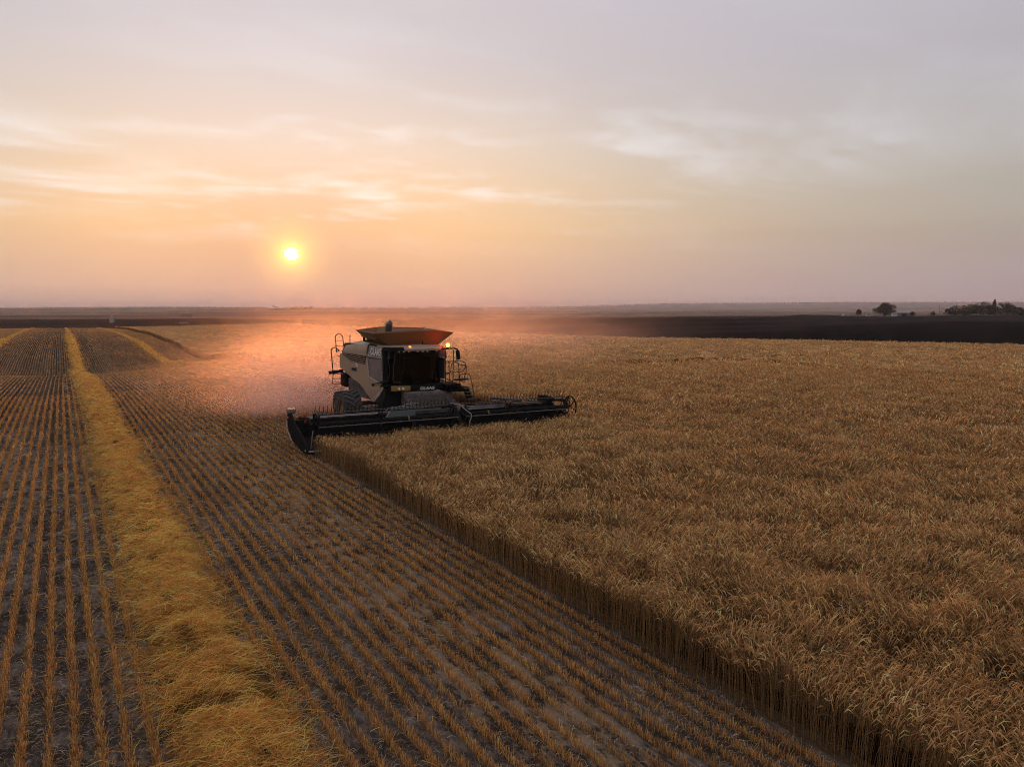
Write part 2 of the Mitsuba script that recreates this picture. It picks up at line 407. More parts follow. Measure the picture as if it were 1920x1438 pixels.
crop = []
for level, d0, d1, dens in ((0, 5, 19, 560), (1, 19, 36, 320), (2, 36, 70, 110), (3, 70, 150, 14)):
    x, y = scatter(8, min(d1, 126), -3, min(d1 * .98, 148), dens)
    d = np.hypot(x, y) * np.exp(rng.normal(0, .05, len(x)))
    m = (d > d0) & (d <= d1)
    x, y = x[m], y[m]
    m = in_crop(x, y) & in_view(x, y, np.full(len(x), .4))
    m &= (rng.random(len(x)) < np.clip(n2(x * 1.4, y, 1.1, 53, 3) * 4.4 - 1.25, .28, 1)) | (x < EDGE_X + .55)
    crop += barley(x[m], y[m], .80, level)
# the thick lower storey of the crop, and its top where single stalks are no longer seen
for x0, x1, y0, y1, st, h in ((EDGE_X + .30, 60, 1, CUT_Y - .25, .30, .36), (BACK_X + .3, 60, CUT_Y - .25, 60, .45, .42), (BACK_X + .3, 124, 60, END_Y, 1.0, .70), (60, 124, 1, 60, 1.0, .66)):
    xs, ys = np.arange(x0, x1 + st, st), np.arange(y0, y1 + st * .5, st)
    X, Y = np.meshgrid(xs, ys)
    X, Y = X + rng.uniform(-.3, .3, X.shape) * st * ((X > x0 + st * .5)), Y + rng.uniform(-.3, .3, X.shape) * st * ((Y > ys[0]) & (Y < ys[-1]))
    far = np.clip((np.hypot(X, Y) - 40) / 60, 0, 1)
    Z = land(X, Y) + h + (rng.uniform(-.10, .12, X.shape)) * (1 + far * .6) + .12 * far
    lo = np.minimum(X, right_border(Y) - .3)
    Z = np.where(X > right_border(Y) - .3, land(lo, Y) + .1, Z)
    X = lo
    rim = np.zeros(X.shape, bool)
    rim[:, 0] = rim[0, :] = rim[-1, :] = True
    ny, nx = X.shape
    V = np.stack([X, Y, Z], -1).reshape(-1, 3)
    i, j = np.meshgrid(np.arange(ny - 1), np.arange(nx - 1), indexing='ij')
    q = np.stack([i * nx + j, i * nx + j + 1, (i + 1) * nx + j + 1, (i + 1) * nx + j], -1).reshape(-1, 4)
    keep = in_view(V[q].mean(1)[:, 0], V[q].mean(1)[:, 1], V[q].mean(1)[:, 2])
    q = q[keep]
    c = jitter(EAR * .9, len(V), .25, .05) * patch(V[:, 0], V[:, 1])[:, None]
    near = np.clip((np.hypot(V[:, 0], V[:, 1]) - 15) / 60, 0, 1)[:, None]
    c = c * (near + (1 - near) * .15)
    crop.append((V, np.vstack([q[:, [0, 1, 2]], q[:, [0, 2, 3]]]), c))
    # its side walls
    for idx in (np.arange(ny) * nx, np.arange(nx), (ny - 1) * nx + np.arange(nx)):
        tp = V[idx]
        bt = tp.copy()
        bt[:, 2] = land(tp[:, 0], tp[:, 1]) - .02
        k = len(idx)
        a = np.arange(k - 1)
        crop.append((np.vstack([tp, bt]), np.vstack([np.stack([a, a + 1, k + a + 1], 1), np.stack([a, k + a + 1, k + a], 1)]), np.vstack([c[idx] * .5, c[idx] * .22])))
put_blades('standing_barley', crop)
lab('standing_barley', 'ripe golden brown barley standing uncut right of the stubble', 'barley', kind='stuff')

# ---------------------------------------------------------------- stubble in rows
SWATH = (1.72, -10.4, 14.45)
rows = []
for k in range(-40, 330):
    rows.append(8.12 - k * ROW)
rows = np.array(rows)
stub = []


def stub_rows(d0, d1, per_m, w, h, seg):
    xs, ys = [], []
    for rx in rows:
        n = int((d1 + 20) * per_m)
        y = rng.uniform(2, d1 + 15, n)
        x = rx + .03 * (n2(y, y * 0 + rx, .5, 61, 2) - .5) + rng.normal(0, .031, n)
        d = np.hypot(x, y)
        m = (d > d0) & (d <= d1) & (x < np.where(y < CUT_Y + 1.5, EDGE_X - .05, BACK_X - .1)) & in_view(x, y, 0 * x)
        gapn = n2(y, y * 0 + rx * 7, 1.3, 62, 2)
        m &= (rng.random(n) < np.clip(gapn * 2.2 - .1, .3, 1))
        xs.append(x[m]), ys.append(y[m])
    x, y = np.concatenate(xs), np.concatenate(ys)
    m = np.ones(len(x), bool)
    m &= np.abs(x - SWATH[0] - .1) > .62
    x, y = x[m], y[m]
    n = len(x)
    z = land(x, y)
    a, l = rng.uniform(0, 6.28, n), np.abs(rng.normal(0, .3, n))
    hh = h * rng.uniform(.5, 1.15, n)
    b = np.stack([x, y, z - .01], -1)
    t = b + np.stack([np.cos(a) * l * hh, np.sin(a) * l * hh, hh], -1)
    tone = (.7 + .6 * n2(x * 3, y * .6, 1, 63, 3))[:, None]
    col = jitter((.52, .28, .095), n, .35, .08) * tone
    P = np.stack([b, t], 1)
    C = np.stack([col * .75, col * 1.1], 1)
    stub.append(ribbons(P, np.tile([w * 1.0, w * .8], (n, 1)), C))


stub_rows(4, 18, 230, .0075, .14, 1)
stub_rows(18, 34, 130, .0105, .135, 1)
stub_rows(34, 62, 40, .025, .15, 1)
# further off the rows are low ragged ridges
for rx in rows:
    y = np.concatenate([np.arange(38, 120, 1.3), np.arange(120, END_Y, 2.6)])
    y = y + rng.uniform(-.4, .4, len(y))
    x = rx + .03 * (n2(y, y * 0 + rx, .5, 61, 2) - .5)
    ok = in_view(x, y, land(x, y)) & (x < BACK_X - .1) & (np.hypot(x, y) > 44)
    if ok.sum() < 3:
        continue
    y, x = y[ok], x[ok]
    z = land(x, y)
    k = len(y)
    w = .045 + .02 * rng.random(k)
    hgt = .12 * rng.uniform(.75, 1.15, k)
    V = np.stack([np.stack([x - w, y, z - .03], -1), np.stack([x + rng.normal(0, .01, k), y, z + hgt], -1), np.stack([x + w, y, z - .03], -1)], 1).reshape(-1, 3)
    a = np.arange(k - 1) * 3
    f = np.vstack([np.stack([a, a + 1, a + 4], 1), np.stack([a, a + 4, a + 3], 1), np.stack([a + 1, a + 2, a + 5], 1), np.stack([a + 1, a + 5, a + 4], 1)])
    c = np.repeat(jitter((.50, .29, .12), k, .22, .07) * (.75 + .5 * n2(x, y, .07, 64, 3))[:, None], 3, 0)
    stub.append((V, f, c))
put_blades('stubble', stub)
lab('stubble', 'cut straw stubble standing in straight brown rows', 'stubble', kind='stuff')

# chaff and broken straw lying between the rows
lit = []
for d0, d1, dens, ln, w in ((4, 18, 380, .085, .0048), (18, 38, 120, .12, .009)):
    x, y = scatter(-16, 8.5 if d1 < 30 else 14, 3, d1, dens)
    d = np.hypot(x, y)
    m = (d > d0) & (d <= d1) & (x < np.where(y < CUT_Y + 1.5, EDGE_X - .1, BACK_X)) & in_view(x, y, 0 * x)
    m &= rng.random(len(x)) < np.clip(n2(x * .9, y * .5, 1, 71, 3) * 2.6 - .65, .16, 1)
    x, y = x[m], y[m]
    n = len(x)
    a = rng.normal(0, .55, n) + np.where(rng.random(n) < .12, 1.5, 0)
    l = ln * rng.uniform(.4, 1.5, n)
    c = np.stack([x, y, land(x, y) + rng.uniform(.012, .04, n)], -1)
    o = np.stack([np.cos(a) * l, np.sin(a) * l, rng.normal(0, .008, n)], -1) / 2
    bow = np.stack([-np.sin(a), np.cos(a), 0 * a], -1) * (l * rng.uniform(.0, .3, n))[:, None] + np.array([0, 0, .012])
    lit.append(ribbons(np.stack([c - o, c + bow, c + o], 1), np.tile([w * .7, w, w * .6], (n, 1)), jitter((.42, .32, .21), n, .45, .1)))
put_blades('straw_litter', lit)
lab('straw_litter', 'pale grey chaff and broken straw lying between stubble rows', 'straw', kind='stuff')

# ---------------------------------------------------------------- windrows
GOLD = np.array((.76, .395, .105))


def windrow(cx, y0, y1, plan, label):
    root = numbered('straw_windrow')
    ys = np.concatenate([np.arange(y0, min(60, y1), .2), np.arange(max(60, y0), y1, .9)])
    us = np.linspace(-1, 1, 13)

    def mid(y):
        return cx + .25 * (n2(y, y * 0 + cx, .12, 81, 2) - .5)

    def half(y):
        return .70 + .34 * (n2(y, y * 0 + cx + 5, .7, 82, 3) - .5)

    def height(u, y):
        return .30 * np.clip(1 - u * u, 0, 1) ** .8 * (.35 + 1.3 * n2(u * 1.6 + cx, y * 1.6, 1.1, 83, 4))

    U, Y = np.meshgrid(us, ys)
    X = mid(Y) + U * half(Y)
    Z = land(X, Y) - .03 + height(U, Y) + rng.uniform(-.02, .02, X.shape)
    V = np.stack([X, Y, Z], -1).reshape(-1, 3)
    nu = len(us)
    i, j = np.meshgrid(np.arange(len(ys) - 1), np.arange(nu - 1), indexing='ij')
    q = np.stack([i * nu + j, i * nu + j + 1, (i + 1) * nu + j + 1, (i + 1) * nu + j], -1).reshape(-1, 4)
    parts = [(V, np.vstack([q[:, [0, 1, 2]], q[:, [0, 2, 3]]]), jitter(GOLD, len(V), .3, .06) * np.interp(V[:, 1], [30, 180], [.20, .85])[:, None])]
    for d0, d1, per_m, ln, w in plan:
        n = int((d1 - d0) * per_m)
        y = rng.uniform(max(d0, y0), min(d1, y1), n)
        u = np.clip(rng.normal(0, .58, n) * np.where(rng.random(n) < .04, 2.2, 1), -3, 3)
        keep = rng.random(n) < np.clip(n2(cx + u * 1.3, y, 1.5, 86, 3) * 4.2 - 1.2, .06, 1)
        y, u, n = y[keep], u[keep], keep.sum()
        x = mid(y) + u * half(y)
        ok = in_view(x, y, land(x, y))
        y, u, x = y[ok], u[ok], x[ok]
        n = len(x)
        a = rng.normal(.25, .55, n) + np.where(rng.random(n) < .15, 1.3, 0) + 1.2 * (n2(x, y, .8, 85, 2) - .5)
        l = ln * rng.uniform(.45, 1.3, n)
        z = land(x, y) + height(u, y) * rng.uniform(.75, 1.0, n) + rng.uniform(-.01, .09, n)
        c = np.stack([x, y, z], -1)
        o = np.stack([np.cos(a) * l, np.sin(a) * l, rng.normal(0, .30, n) * l], -1) / 2
        s = np.stack([0 * l, rng.normal(0, .06, n) * l, np.abs(rng.normal(0, .10, n)) * l + .01], -1)
        t = (.72 + .56 * n2(x, y, 1.6, 84, 3))[:, None]
        parts.append(ribbons(np.stack([c - o, c + s, c + o], 1), np.tile([w * .8, w, w * .6], (n, 1)), jitter(GOLD, n, .48, .11) * t))
    v, f, c = join(parts)
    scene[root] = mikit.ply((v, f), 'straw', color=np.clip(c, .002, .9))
    lab(root, label, 'windrow', 'windrows of straw on the stubble')


windrow(SWATH[0], 4, END_Y, ((4, 20, 3600, .32, .006), (20, 40, 1500, .38, .011), (40, 90, 320, .45, .024), (90, 240, 90, .6, .05)), 'golden straw windrow running from the front edge to the hill, nearest to the camera')
windrow(SWATH[1], 100, END_Y, ((100, 200, 60, .6, .05),), 'golden straw windrow curving over the hill at the left edge of the picture')
windrow(SWATH[2], 44, END_Y, ((44, 100, 150, .5, .03), (100, 200, 60, .6, .05)), 'golden straw windrow on the hill behind the harvester, right of the long windrow')

# ---------------------------------------------------------------- the combine harvester
CH = 'combine_harvester'
CX = 14.45


def part(name, mesh, mat, smooth=False, label=None, **kw):
    k = put(f'{CH}__{name}', mesh, mat, smooth, **kw)
    if label:
        labels[k] = {'label': label}
    return k


lab(CH, 'dusty tan and dark grey combine harvester cutting barley with a wide black header', 'combine harvester')

# body, seen from its right flank (picture left)
XS = 12.90                                                    # flank plane; panels stand 30-80 mm proud of the core
core = side_plate([(35.0, 1.75), (35.0, 2.05), (35.82, 2.1), (35.82, 4.0), (36.8, 4.02), (40.6, 3.95), (41.15, 3.35), (41.15, 2.65), (39.4, 2.3), (37.9, 2.0), (36.5, 1.5)], 12.97, 15.93)
part('body', core, 'black_metal')
for sgn in (1, -1):
    def sx(a, b):
        return (a, b) if sgn == 1 else (2 * CX - a, 2 * CX - b)

    part('side_panel', side_plate([(34.56, 2.40), (34.50, 3.40), (36.74, 3.36), (36.50, 2.52), (35.40, 2.34)], *sx(12.89, 12.97)), 'grey_paint', label='dark grey front side panel')
    part('side_panel', side_plate([(36.93, 3.40), (36.66, 2.46), (35.42, 2.25), (35.02, 2.0), (36.30, 1.44), (36.46, 1.42), (37.9, 1.98), (39.42, 2.25), (39.42, 3.06), (37.1, 3.02)], *sx(12.87, 12.965)), 'tan_paint', 30, label='tan middle side panel tapering down to the wheel')
    part('side_panel', side_plate([(39.45, 2.27), (41.18, 2.62), (41.2, 3.38), (39.45, 3.10)], *sx(12.875, 12.965)), 'tan_paint', label='tan rear side panel')
    part('trim_strip', side_plate([(36.76, 3.38), (36.92, 3.38), (36.66, 2.46), (35.42, 2.24), (34.6, 2.24), (34.6, 2.33), (35.40, 2.335), (36.51, 2.51)], *sx(12.855, 12.96)), 'pale_paint', label='pale trim strip around the dark grey panel')
    part('trim_strip', side_plate([(36.42, 1.30), (36.30, 1.42), (35.0, 1.98), (34.62, 2.22), (34.50, 2.16), (35.1, 1.72), (35.9, 1.30)], *sx(12.86, 12.965)), 'pale_paint')
    up = hull([(a, y, z) for a, y, z in ((12.87, 34.42, 3.42), (12.95, 34.40, 3.93), (13.25, 34.42, 4.0), (12.87, 36.82, 3.42), (12.97, 36.72, 3.98), (13.25, 36.75, 4.08), (13.5, 34.5, 3.95), (13.5, 36.75, 4.05), (13.5, 36.8, 3.45), (13.5, 34.5, 3.45))])
    if sgn == -1:
        up.apply_transform(np.diag([-1, 1, 1, 1]))
        up.apply_translation([2 * CX, 0, 0])
        up.fix_normals()
    part('upper_panel', up, 'grey_paint', label='grey upper panel carrying the maker name')
    for y0, y1, zt in ((36.86, 38.55, 4.10), (38.58, 40.55, 4.12)):
        o = []
        for y in (y0, y1):
            e = .16 if y > 40 else 0
            o += [(12.87, y, 3.44), (12.86, y, 3.72 - e), (12.94, y - e, 3.98 - e), (13.12, y - e, zt - e), (13.6, y - e, zt - e + .03), (13.6, y, 3.44)]
        h = hull(o)
        if sgn == -1:
            h.apply_transform(np.diag([-1, 1, 1, 1]))
            h.apply_translation([2 * CX, 0, 0])
            h.fix_normals()
        part('engine_hood', h, 'tan_paint', 30)
    gm = [side_plate([(37.15, z), (40.9, z + .05), (40.9, z + .075), (37.15, z + .025)], *sx(12.88 - .012 * k, 12.96)) for k, z in enumerate((3.34, 3.25, 3.16, 3.07))]
    for g in gm:
        part('grille_slat', g, 'tan_paint')

# name lettering on the flank and under the cab
side = np.array([[0, 0, -1, 12.868], [-1, 0, 0, 36.30], [0, 1, 0, 3.56], [0, 0, 0, 1.0]])


def letters(text, h, M, mat, label, bold=True, stretch=1.0, shear=0.0):
    m = meshkit.text_mesh(text, h, .012, bold)
    m.vertices[:, 0] = m.vertices[:, 0] * stretch + m.vertices[:, 1] * shear
    m.apply_transform(M)
    part('lettering', m, mat, label=label)


letters('CLAAS', .33, side, 'white_letter', 'white maker name on the flank', True, .98, .08)
M = side.copy()
M[:3, 3] = (12.86, 38.62, 2.83)
letters('750', .17, M, 'white_letter', 'pale model number on the flank')
M = side.copy()
M[:3, 3] = (12.86, 39.2, 2.60)
letters('LEXION', .15, M, 'dark_letter', 'dark series name on the flank')
front = np.array([[1, 0, 0, 14.34], [0, 0, -1, 33.80], [0, 1, 0, 2.0], [0, 0, 0, 1.0]])
letters('CLAAS', .125, front, 'white_letter', 'white maker name below the windscreen', True, 1.3, .25)

# grain tank funnel: folded sheets with open top
bot = [np.array(p) for p in ((13.55, 35.35, 4.0), (15.95, 35.35, 4.0), (15.95, 38.4, 4.0), (13.75, 38.4, 4.0))]
A_, B_, C_, D_, E_, F_ = [np.array(p) for p in ((12.50, 34.70, 4.62), (15.55, 34.65, 4.73), (16.85, 35.45, 4.57), (16.75, 38.9, 4.72), (14.2, 38.9, 4.80), (12.45, 37.1, 4.71))]


def sheet(pts, th=.03):
    p = np.array(pts)
    c = np.array([14.6, 36.9, 4.3])
    n = np.cross(p[1] - p[0], p[-1] - p[0])
    n /= np.linalg.norm(n)
    if n @ (p.mean(0) - c) < 0:
        n = -n
    return hull(np.vstack([p, p + n * th]))


for nm, pts in (('front', [bot[0], bot[1], B_, (A_ + B_) / 2 + np.array([0, 0, .05]), A_]), ('corner', [bot[1], B_, C_]), ('right', [bot[1], C_, D_, bot[2]]), ('back', [bot[2], D_, E_, bot[3]]), ('corner', [bot[3], E_, F_]), ('left', [bot[3], F_, A_, bot[0]])):
    part('tank_flap', sheet(pts), 'tank_sheet')
rim_pts = [A_, (A_ + B_) / 2 + np.array([0, 0, .05]), B_, C_, D_, E_, F_, A_]
part('tank_rim', cat(*[tube([a, b], .025) for a, b in zip(rim_pts, rim_pts[1:])], tube([bot[0], A_], .025), tube([bot[1], B_], .02)), 'tank_sheet')
g = np.array([[12.9, 35.6, 4.42], [16.3, 35.6, 4.42], [16.3, 38.6, 4.42], [13.2, 38.6, 4.42], [13.7, 36.9, 4.55], [15.4, 37.2, 4.56], [14.6, 37, 4.66]])
part('grain_heap', hull(np.vstack([g, g[:4] - [0, 0, .1]])), 'tank_sheet', label='heap of grain inside the open tank')
part('filling_auger', cat(tube([(14.25, 37.5, 4.45), (14.05, 36.9, 5.02)], .17, 12)), 'dusty_metal', 30)
part('auger_spout', hull([(13.86, 36.72, 4.98), (14.24, 36.72, 4.98), (13.86, 37.12, 5.0), (14.24, 37.12, 5.0), (14.05, 36.72, 5.22), (14.15, 37.0, 5.2)]), 'green_grey', label='blue grey cap of the filling auger')
part('tank_window', box(15.05, 15.2, 34.93, 34.98, 4.56, 4.65, .005), 'bright_steel')

# cab
cb = [(13.0, 34.55), (13.35, 34.2), (13.9, 33.98), (14.4, 33.92), (14.9, 33.98), (15.4, 34.2), (15.72, 34.55)]
for (x0, y0), (x1, y1) in zip(cb, cb[1:]):
    zb0, zt = 2.25, 3.80
    v = np.array([[x0, y0 + .12, zb0], [x1, y1 + .12, zb0], [x1, y1, zt], [x0, y0, zt]])
    part('cab__window', (v, np.array([[0, 1, 2], [0, 2, 3]])), 'cab_glass')
for x in (13.0, 15.72):
    v = np.array([[x, 34.68, 2.25], [x, 35.7, 2.25], [x, 35.7, 3.8], [x, 34.56, 3.8]])
    part('cab__window', (v, np.array([[0, 1, 2], [0, 2, 3]])), 'cab_glass')
part('cab__floor', hull([(x, y + .1, z) for x, y in cb for z in (2.05, 2.22)] + [(x, 35.75, z) for x in (13.0, 15.72) for z in (2.05, 2.22)]), 'black_metal', label='black cab floor and front apron')
part('cab__pillar', tube([(13.58, 34.22, 2.24), (13.66, 34.08, 3.0), (13.62, 34.08, 3.82)], .035), 'black_metal')
part('cab__pillar', tube([(13.0, 34.66, 2.24), (13.0, 34.55, 3.82)], .045), 'black_metal')
part('cab__pillar', tube([(15.72, 34.66, 2.24), (15.72, 34.55, 3.82)], .045), 'black_metal')
part('cab__rear_wall', box(13.0, 15.72, 35.7, 35.78, 2.2, 3.85), 'inside')
part('cab__roof', hull([(x + (x - CX) * .04, y - .16, z) for x, y in cb for z in (3.81, 3.90)] + [(x, y + .12, 4.02) for x, y in cb] + [(x, 35.6, z) for x in (12.95, 15.85) for z in (3.82, 4.04)]), 'tan_paint', 30, label='tan cab roof')
part('cab__roof_hatch', box(14.25, 14.95, 34.5, 35.0, 4.02, 4.06), 'pale_paint')
for x in (13.42, 13.62, 13.85, 14.25, 14.5, 14.75, 15.3):
    yy = np.interp(x, [a for a, b in cb], [b for a, b in cb]) - .12
    part('cab__work_lamp', hull(np.vstack([tube([(x, yy, 3.78), (x, yy - .06, 3.78)], .045, 8).vertices])), 'bright_steel')
part('cab__seat', cat(box(14.1, 14.6, 35.0, 35.45, 2.55, 2.72, .05), box(14.1, 14.6, 35.4, 35.52, 2.7, 3.35, .05)), 'inside')
part('cab__steering_wheel', cat(tube([(14.35, 34.6, 2.2), (14.35, 34.72, 2.85)], .04), tube([(14.35 + .2 * math.cos(a), 34.72 + .12 * math.sin(a), 2.86 + .12 * math.sin(a)) for a in np.linspace(0, 6.28, 14)], .018)), 'inside')
part('door', cat(tube(bend([(13.03, 34.5, 3.7), (13.12, 34.40, 2.9), (13.05, 34.55, 2.35)], .2), .018), tube(bend([(13.3, 34.18, 3.72), (13.24, 34.25, 3.0), (13.22, 34.3, 2.35), (13.55, 34.18, 2.35)], .1), .016)), 'dusty_metal')
part('handrail', tube(bend([(12.86, 34.5, 3.0), (12.78, 34.35, 3.0), (12.78, 34.35, 2.2), (12.9, 34.5, 2.2)], .1), .02), 'black_metal')
part('cab__roof_corner', hull([(12.84, 34.30, 3.80), (12.84, 34.7, 3.80), (12.9, 34.4, 3.98), (12.9, 34.7, 3.98), (13.62, 33.86, 3.84), (13.62, 34.2, 3.84), (13.62, 33.9, 3.98), (13.62, 34.2, 3.98), (13.1, 34.02, 3.80), (13.1, 34.06, 3.96)]), 'black_metal')
part('corner_post', box(12.82, 13.02, 34.36, 34.62, 2.1, 3.92, .03), 'black_metal')
part('apron', hull([(12.95, 34.35, 1.98), (12.95, 34.35, 2.22), (13.9, 33.98, 2.2), (13.9, 33.98, 1.9), (15.0, 33.92, 2.2), (15.0, 33.92, 1.9), (15.75, 34.3, 2.2), (15.75, 34.3, 2.0), (12.95, 35, 2.2), (15.75, 35, 2.2), (13.2, 35, 1.9), (15.6, 35, 1.9)]), 'black_metal')
part('lamp_bar', front_plate([(13.0, 2.0), (13.9, 1.98), (13.9, 2.2), (13.0, 2.22)], 33.86, 33.98), 'yellow_paint', label='yellow bar with two round headlights')
for x in (13.33, 13.53):
    k = part('headlight', tube([(x, 33.80, 2.09), (x, 33.88, 2.09)], .05, 12), 'white_letter')
part('work_light_arm', hull(np.vstack([tube([(12.2, 34.3, 2.28), (12.95, 34.3, 2.40)], .06, 8).vertices, tube([(12.2, 34.2, 2.28), (12.6, 34.2, 2.33)], .05, 8).vertices])), 'black_metal')
part('side_marker', box(12.25, 12.6, 34.1, 34.15, 2.27, 2.34), 'yellow_paint')
# beacons: two lit amber lamps on the cab roof
for x, y, r_, pw in ((13.98, 34.05, .055, (4, .22, .015)), (15.98, 34.2, .09, (14, 1.3, .12))):
    part('beacon_base', tube([(x, y, 3.86), (x, y, 3.93)], .07, 10), 'black_metal')
    b = trimesh.creation.icosphere(2, r_)
    b.apply_translation([x, y, 3.93 + r_])
    k = put(f'{CH}__beacon', b, {'type': 'diffuse', 'reflectance': rgb((.5, .2, .03))}, True)
    scene[k]['emitter'] = {'type': 'area', 'radiance': rgb(pw)}
    labels[k] = {'label': 'lit amber beacon lamp'}
part('mirror_arm', tube(bend([(15.7, 34.3, 3.84), (16.35, 34.2, 3.86), (16.5, 34.2, 3.8), (16.52, 34.2, 3.6)], .1), .035), 'black_metal')
part('mirror', hull([(16.42, 34.15, 3.75), (16.6, 34.2, 3.75), (16.44, 34.15, 3.30), (16.64, 34.2, 3.34), (16.42, 34.24, 3.75), (16.6, 34.28, 3.75), (16.44, 34.24, 3.30), (16.64, 34.28, 3.34)]), 'black_metal')
part('mirror_arm', tube(bend([(13.0, 34.4, 3.86), (13.0, 34.15, 3.86), (13.45, 34.0, 3.86)], .15), .03), 'black_metal')
part('antenna', tube([(14.85, 34.6, 4.0), (14.85, 34.6, 4.22)], .02), 'black_metal')

# platform, railings and steps on its left flank (picture right)
part('platform', box(15.72, 16.55, 33.95, 35.3, 2.02, 2.18, .02), 'black_metal')
part('bracket', side_plate([(34.3, 1.75), (34.3, 2.0), (35.2, 2.0), (34.9, 1.8)], 15.8, 16.9), 'black_metal')
rails = [[(15.80, 34.1, 2.2), (15.80, 34.1, 3.75)], [(16.18, 34.1, 2.2), (16.24, 34.1, 3.8)], [(15.80, 34.1, 2.6), (16.08, 34.1, 2.75), (16.12, 34.1, 3.1), (16.2, 34.1, 3.2)],
         [(15.80, 34.1, 3.18), (16.0, 34.1, 3.25), (16.6, 34.1, 3.25), (16.85, 34.1, 3.18), (16.88, 34.1, 2.95), (16.7, 34.1, 2.72), (15.82, 34.1, 2.70)],
         [(16.24, 34.1, 3.2), (16.5, 34.1, 3.15), (16.52, 34.1, 2.3), (16.54, 34.1, 2.2)], [(16.55, 34.1, 3.05), (16.88, 34.1, 3.05)],
         [(16.95, 34.2, 3.0), (16.95, 34.2, 2.6), (16.6, 34.2, 2.58), (16.58, 34.2, 2.3), (16.75, 34.2, 2.25)], [(15.8, 34.1, 2.42), (16.18, 34.1, 2.3)],
         [(16.82, 34.2, 2.2), (16.88, 34.2, 2.6), (17.1, 34.25, 2.62), (17.22, 34.25, 2.4), (17.42, 34.3, 1.6), (17.4, 34.3, 1.46), (17.2, 34.3, 1.4)],
         [(15.80, 35.2, 2.2), (15.80, 35.2, 3.2), (16.5, 35.2, 3.2), (16.52, 35.2, 2.2)]]
for r_ in rails:
    part('railing', tube(bend(r_, .09), .02), 'black_metal')
part('step_plate', box(16.30, 17.0, 34.0, 34.3, 2.32, 2.38, .02), 'black_metal')
part('ladder', hull([(16.7, 34.1, 1.98), (17.02, 34.1, 1.98), (16.95, 34.1, 1.36), (17.28, 34.1, 1.34), (16.7, 34.16, 1.98), (17.02, 34.16, 1.98), (16.95, 34.16, 1.36), (17.28, 34.16, 1.34)]), 'black_metal')
part('ladder_arm', side_plate([(34.1, 1.78), (34.1, 1.98), (34.4, 1.98), (34.4, 1.86)], 16.0, 17.0), 'black_metal')
for k in range(4):
    part('ladder_step', box(16.7 + .07 * k, 17.0 + .07 * k, 33.92, 34.1, 1.9 - .17 * k, 1.93 - .17 * k, .01), 'dusty_metal')
part('strut', tube([(15.55, 34.3, 1.95), (15.95, 34.2, 1.35)], .07), 'black_metal')

# rear end: rails, ladder, spreader
part('rear_rail', tube(bend([(12.75, 41.3, 3.4), (12.72, 41.45, 4.3), (12.95, 41.45, 4.45), (13.15, 41.45, 4.25), (13.15, 41.3, 3.6)], .15), .025), 'black_metal')
part('rear_rail', tube(bend([(12.55, 41.35, 2.2), (12.5, 41.5, 3.6), (12.75, 41.5, 3.7), (12.9, 41.4, 3.5)], .15), .03), 'black_metal')
for k in range(4):
    part('rear_rail', tube([(12.72, 41.4, 3.2 + .28 * k), (13.15, 41.4, 3.2 + .28 * k)], .015), 'black_metal')
part('rear_ladder', cat(tube([(12.55, 41.4, 2.4), (12.55, 41.5, 1.7)], .02), tube([(13.0, 41.4, 2.4), (13.0, 41.5, 1.7)], .02), *[tube([(12.55, 41.45, z), (13.0, 41.45, z)], .018) for z in (1.72, 2.0, 2.25)]), 'black_metal')
part('spreader', cat(box(13.1, 15.8, 41.0, 41.9, 1.55, 2.3, .08), tube([(12.35, 41.5, 2.32), (13.1, 41.3, 2.42)], .09, 8)), 'black_metal')
part('exhaust', tube([(13.7, 39.6, 4.0), (13.7, 39.6, 4.3)], .06, 8), 'black_metal')
part('deck_lid', box(13.2, 14.4, 37.3, 38.3, 4.11, 4.19, .02), 'black_metal')
part('antenna', tube([(13.2, 40.4, 3.95), (13.2, 40.4, 4.4)], .02), 'black_metal')

# underbody, axle, wheels
part('chassis', cat(box(13.25, 15.65, 34.6, 41.0, 1.2, 2.05, .05), tube([(11.9, 35.9, .95), (16.1, 35.9, .95)], .2, 10), box(13.4, 13.8, 35.5, 36.3, .9, 1.4), box(15.1, 15.5, 35.5, 36.3, .9, 1.4), tube([(12.6, 40.3, .72), (16.3, 40.3, .72)], .12, 8)), 'dusty_metal')


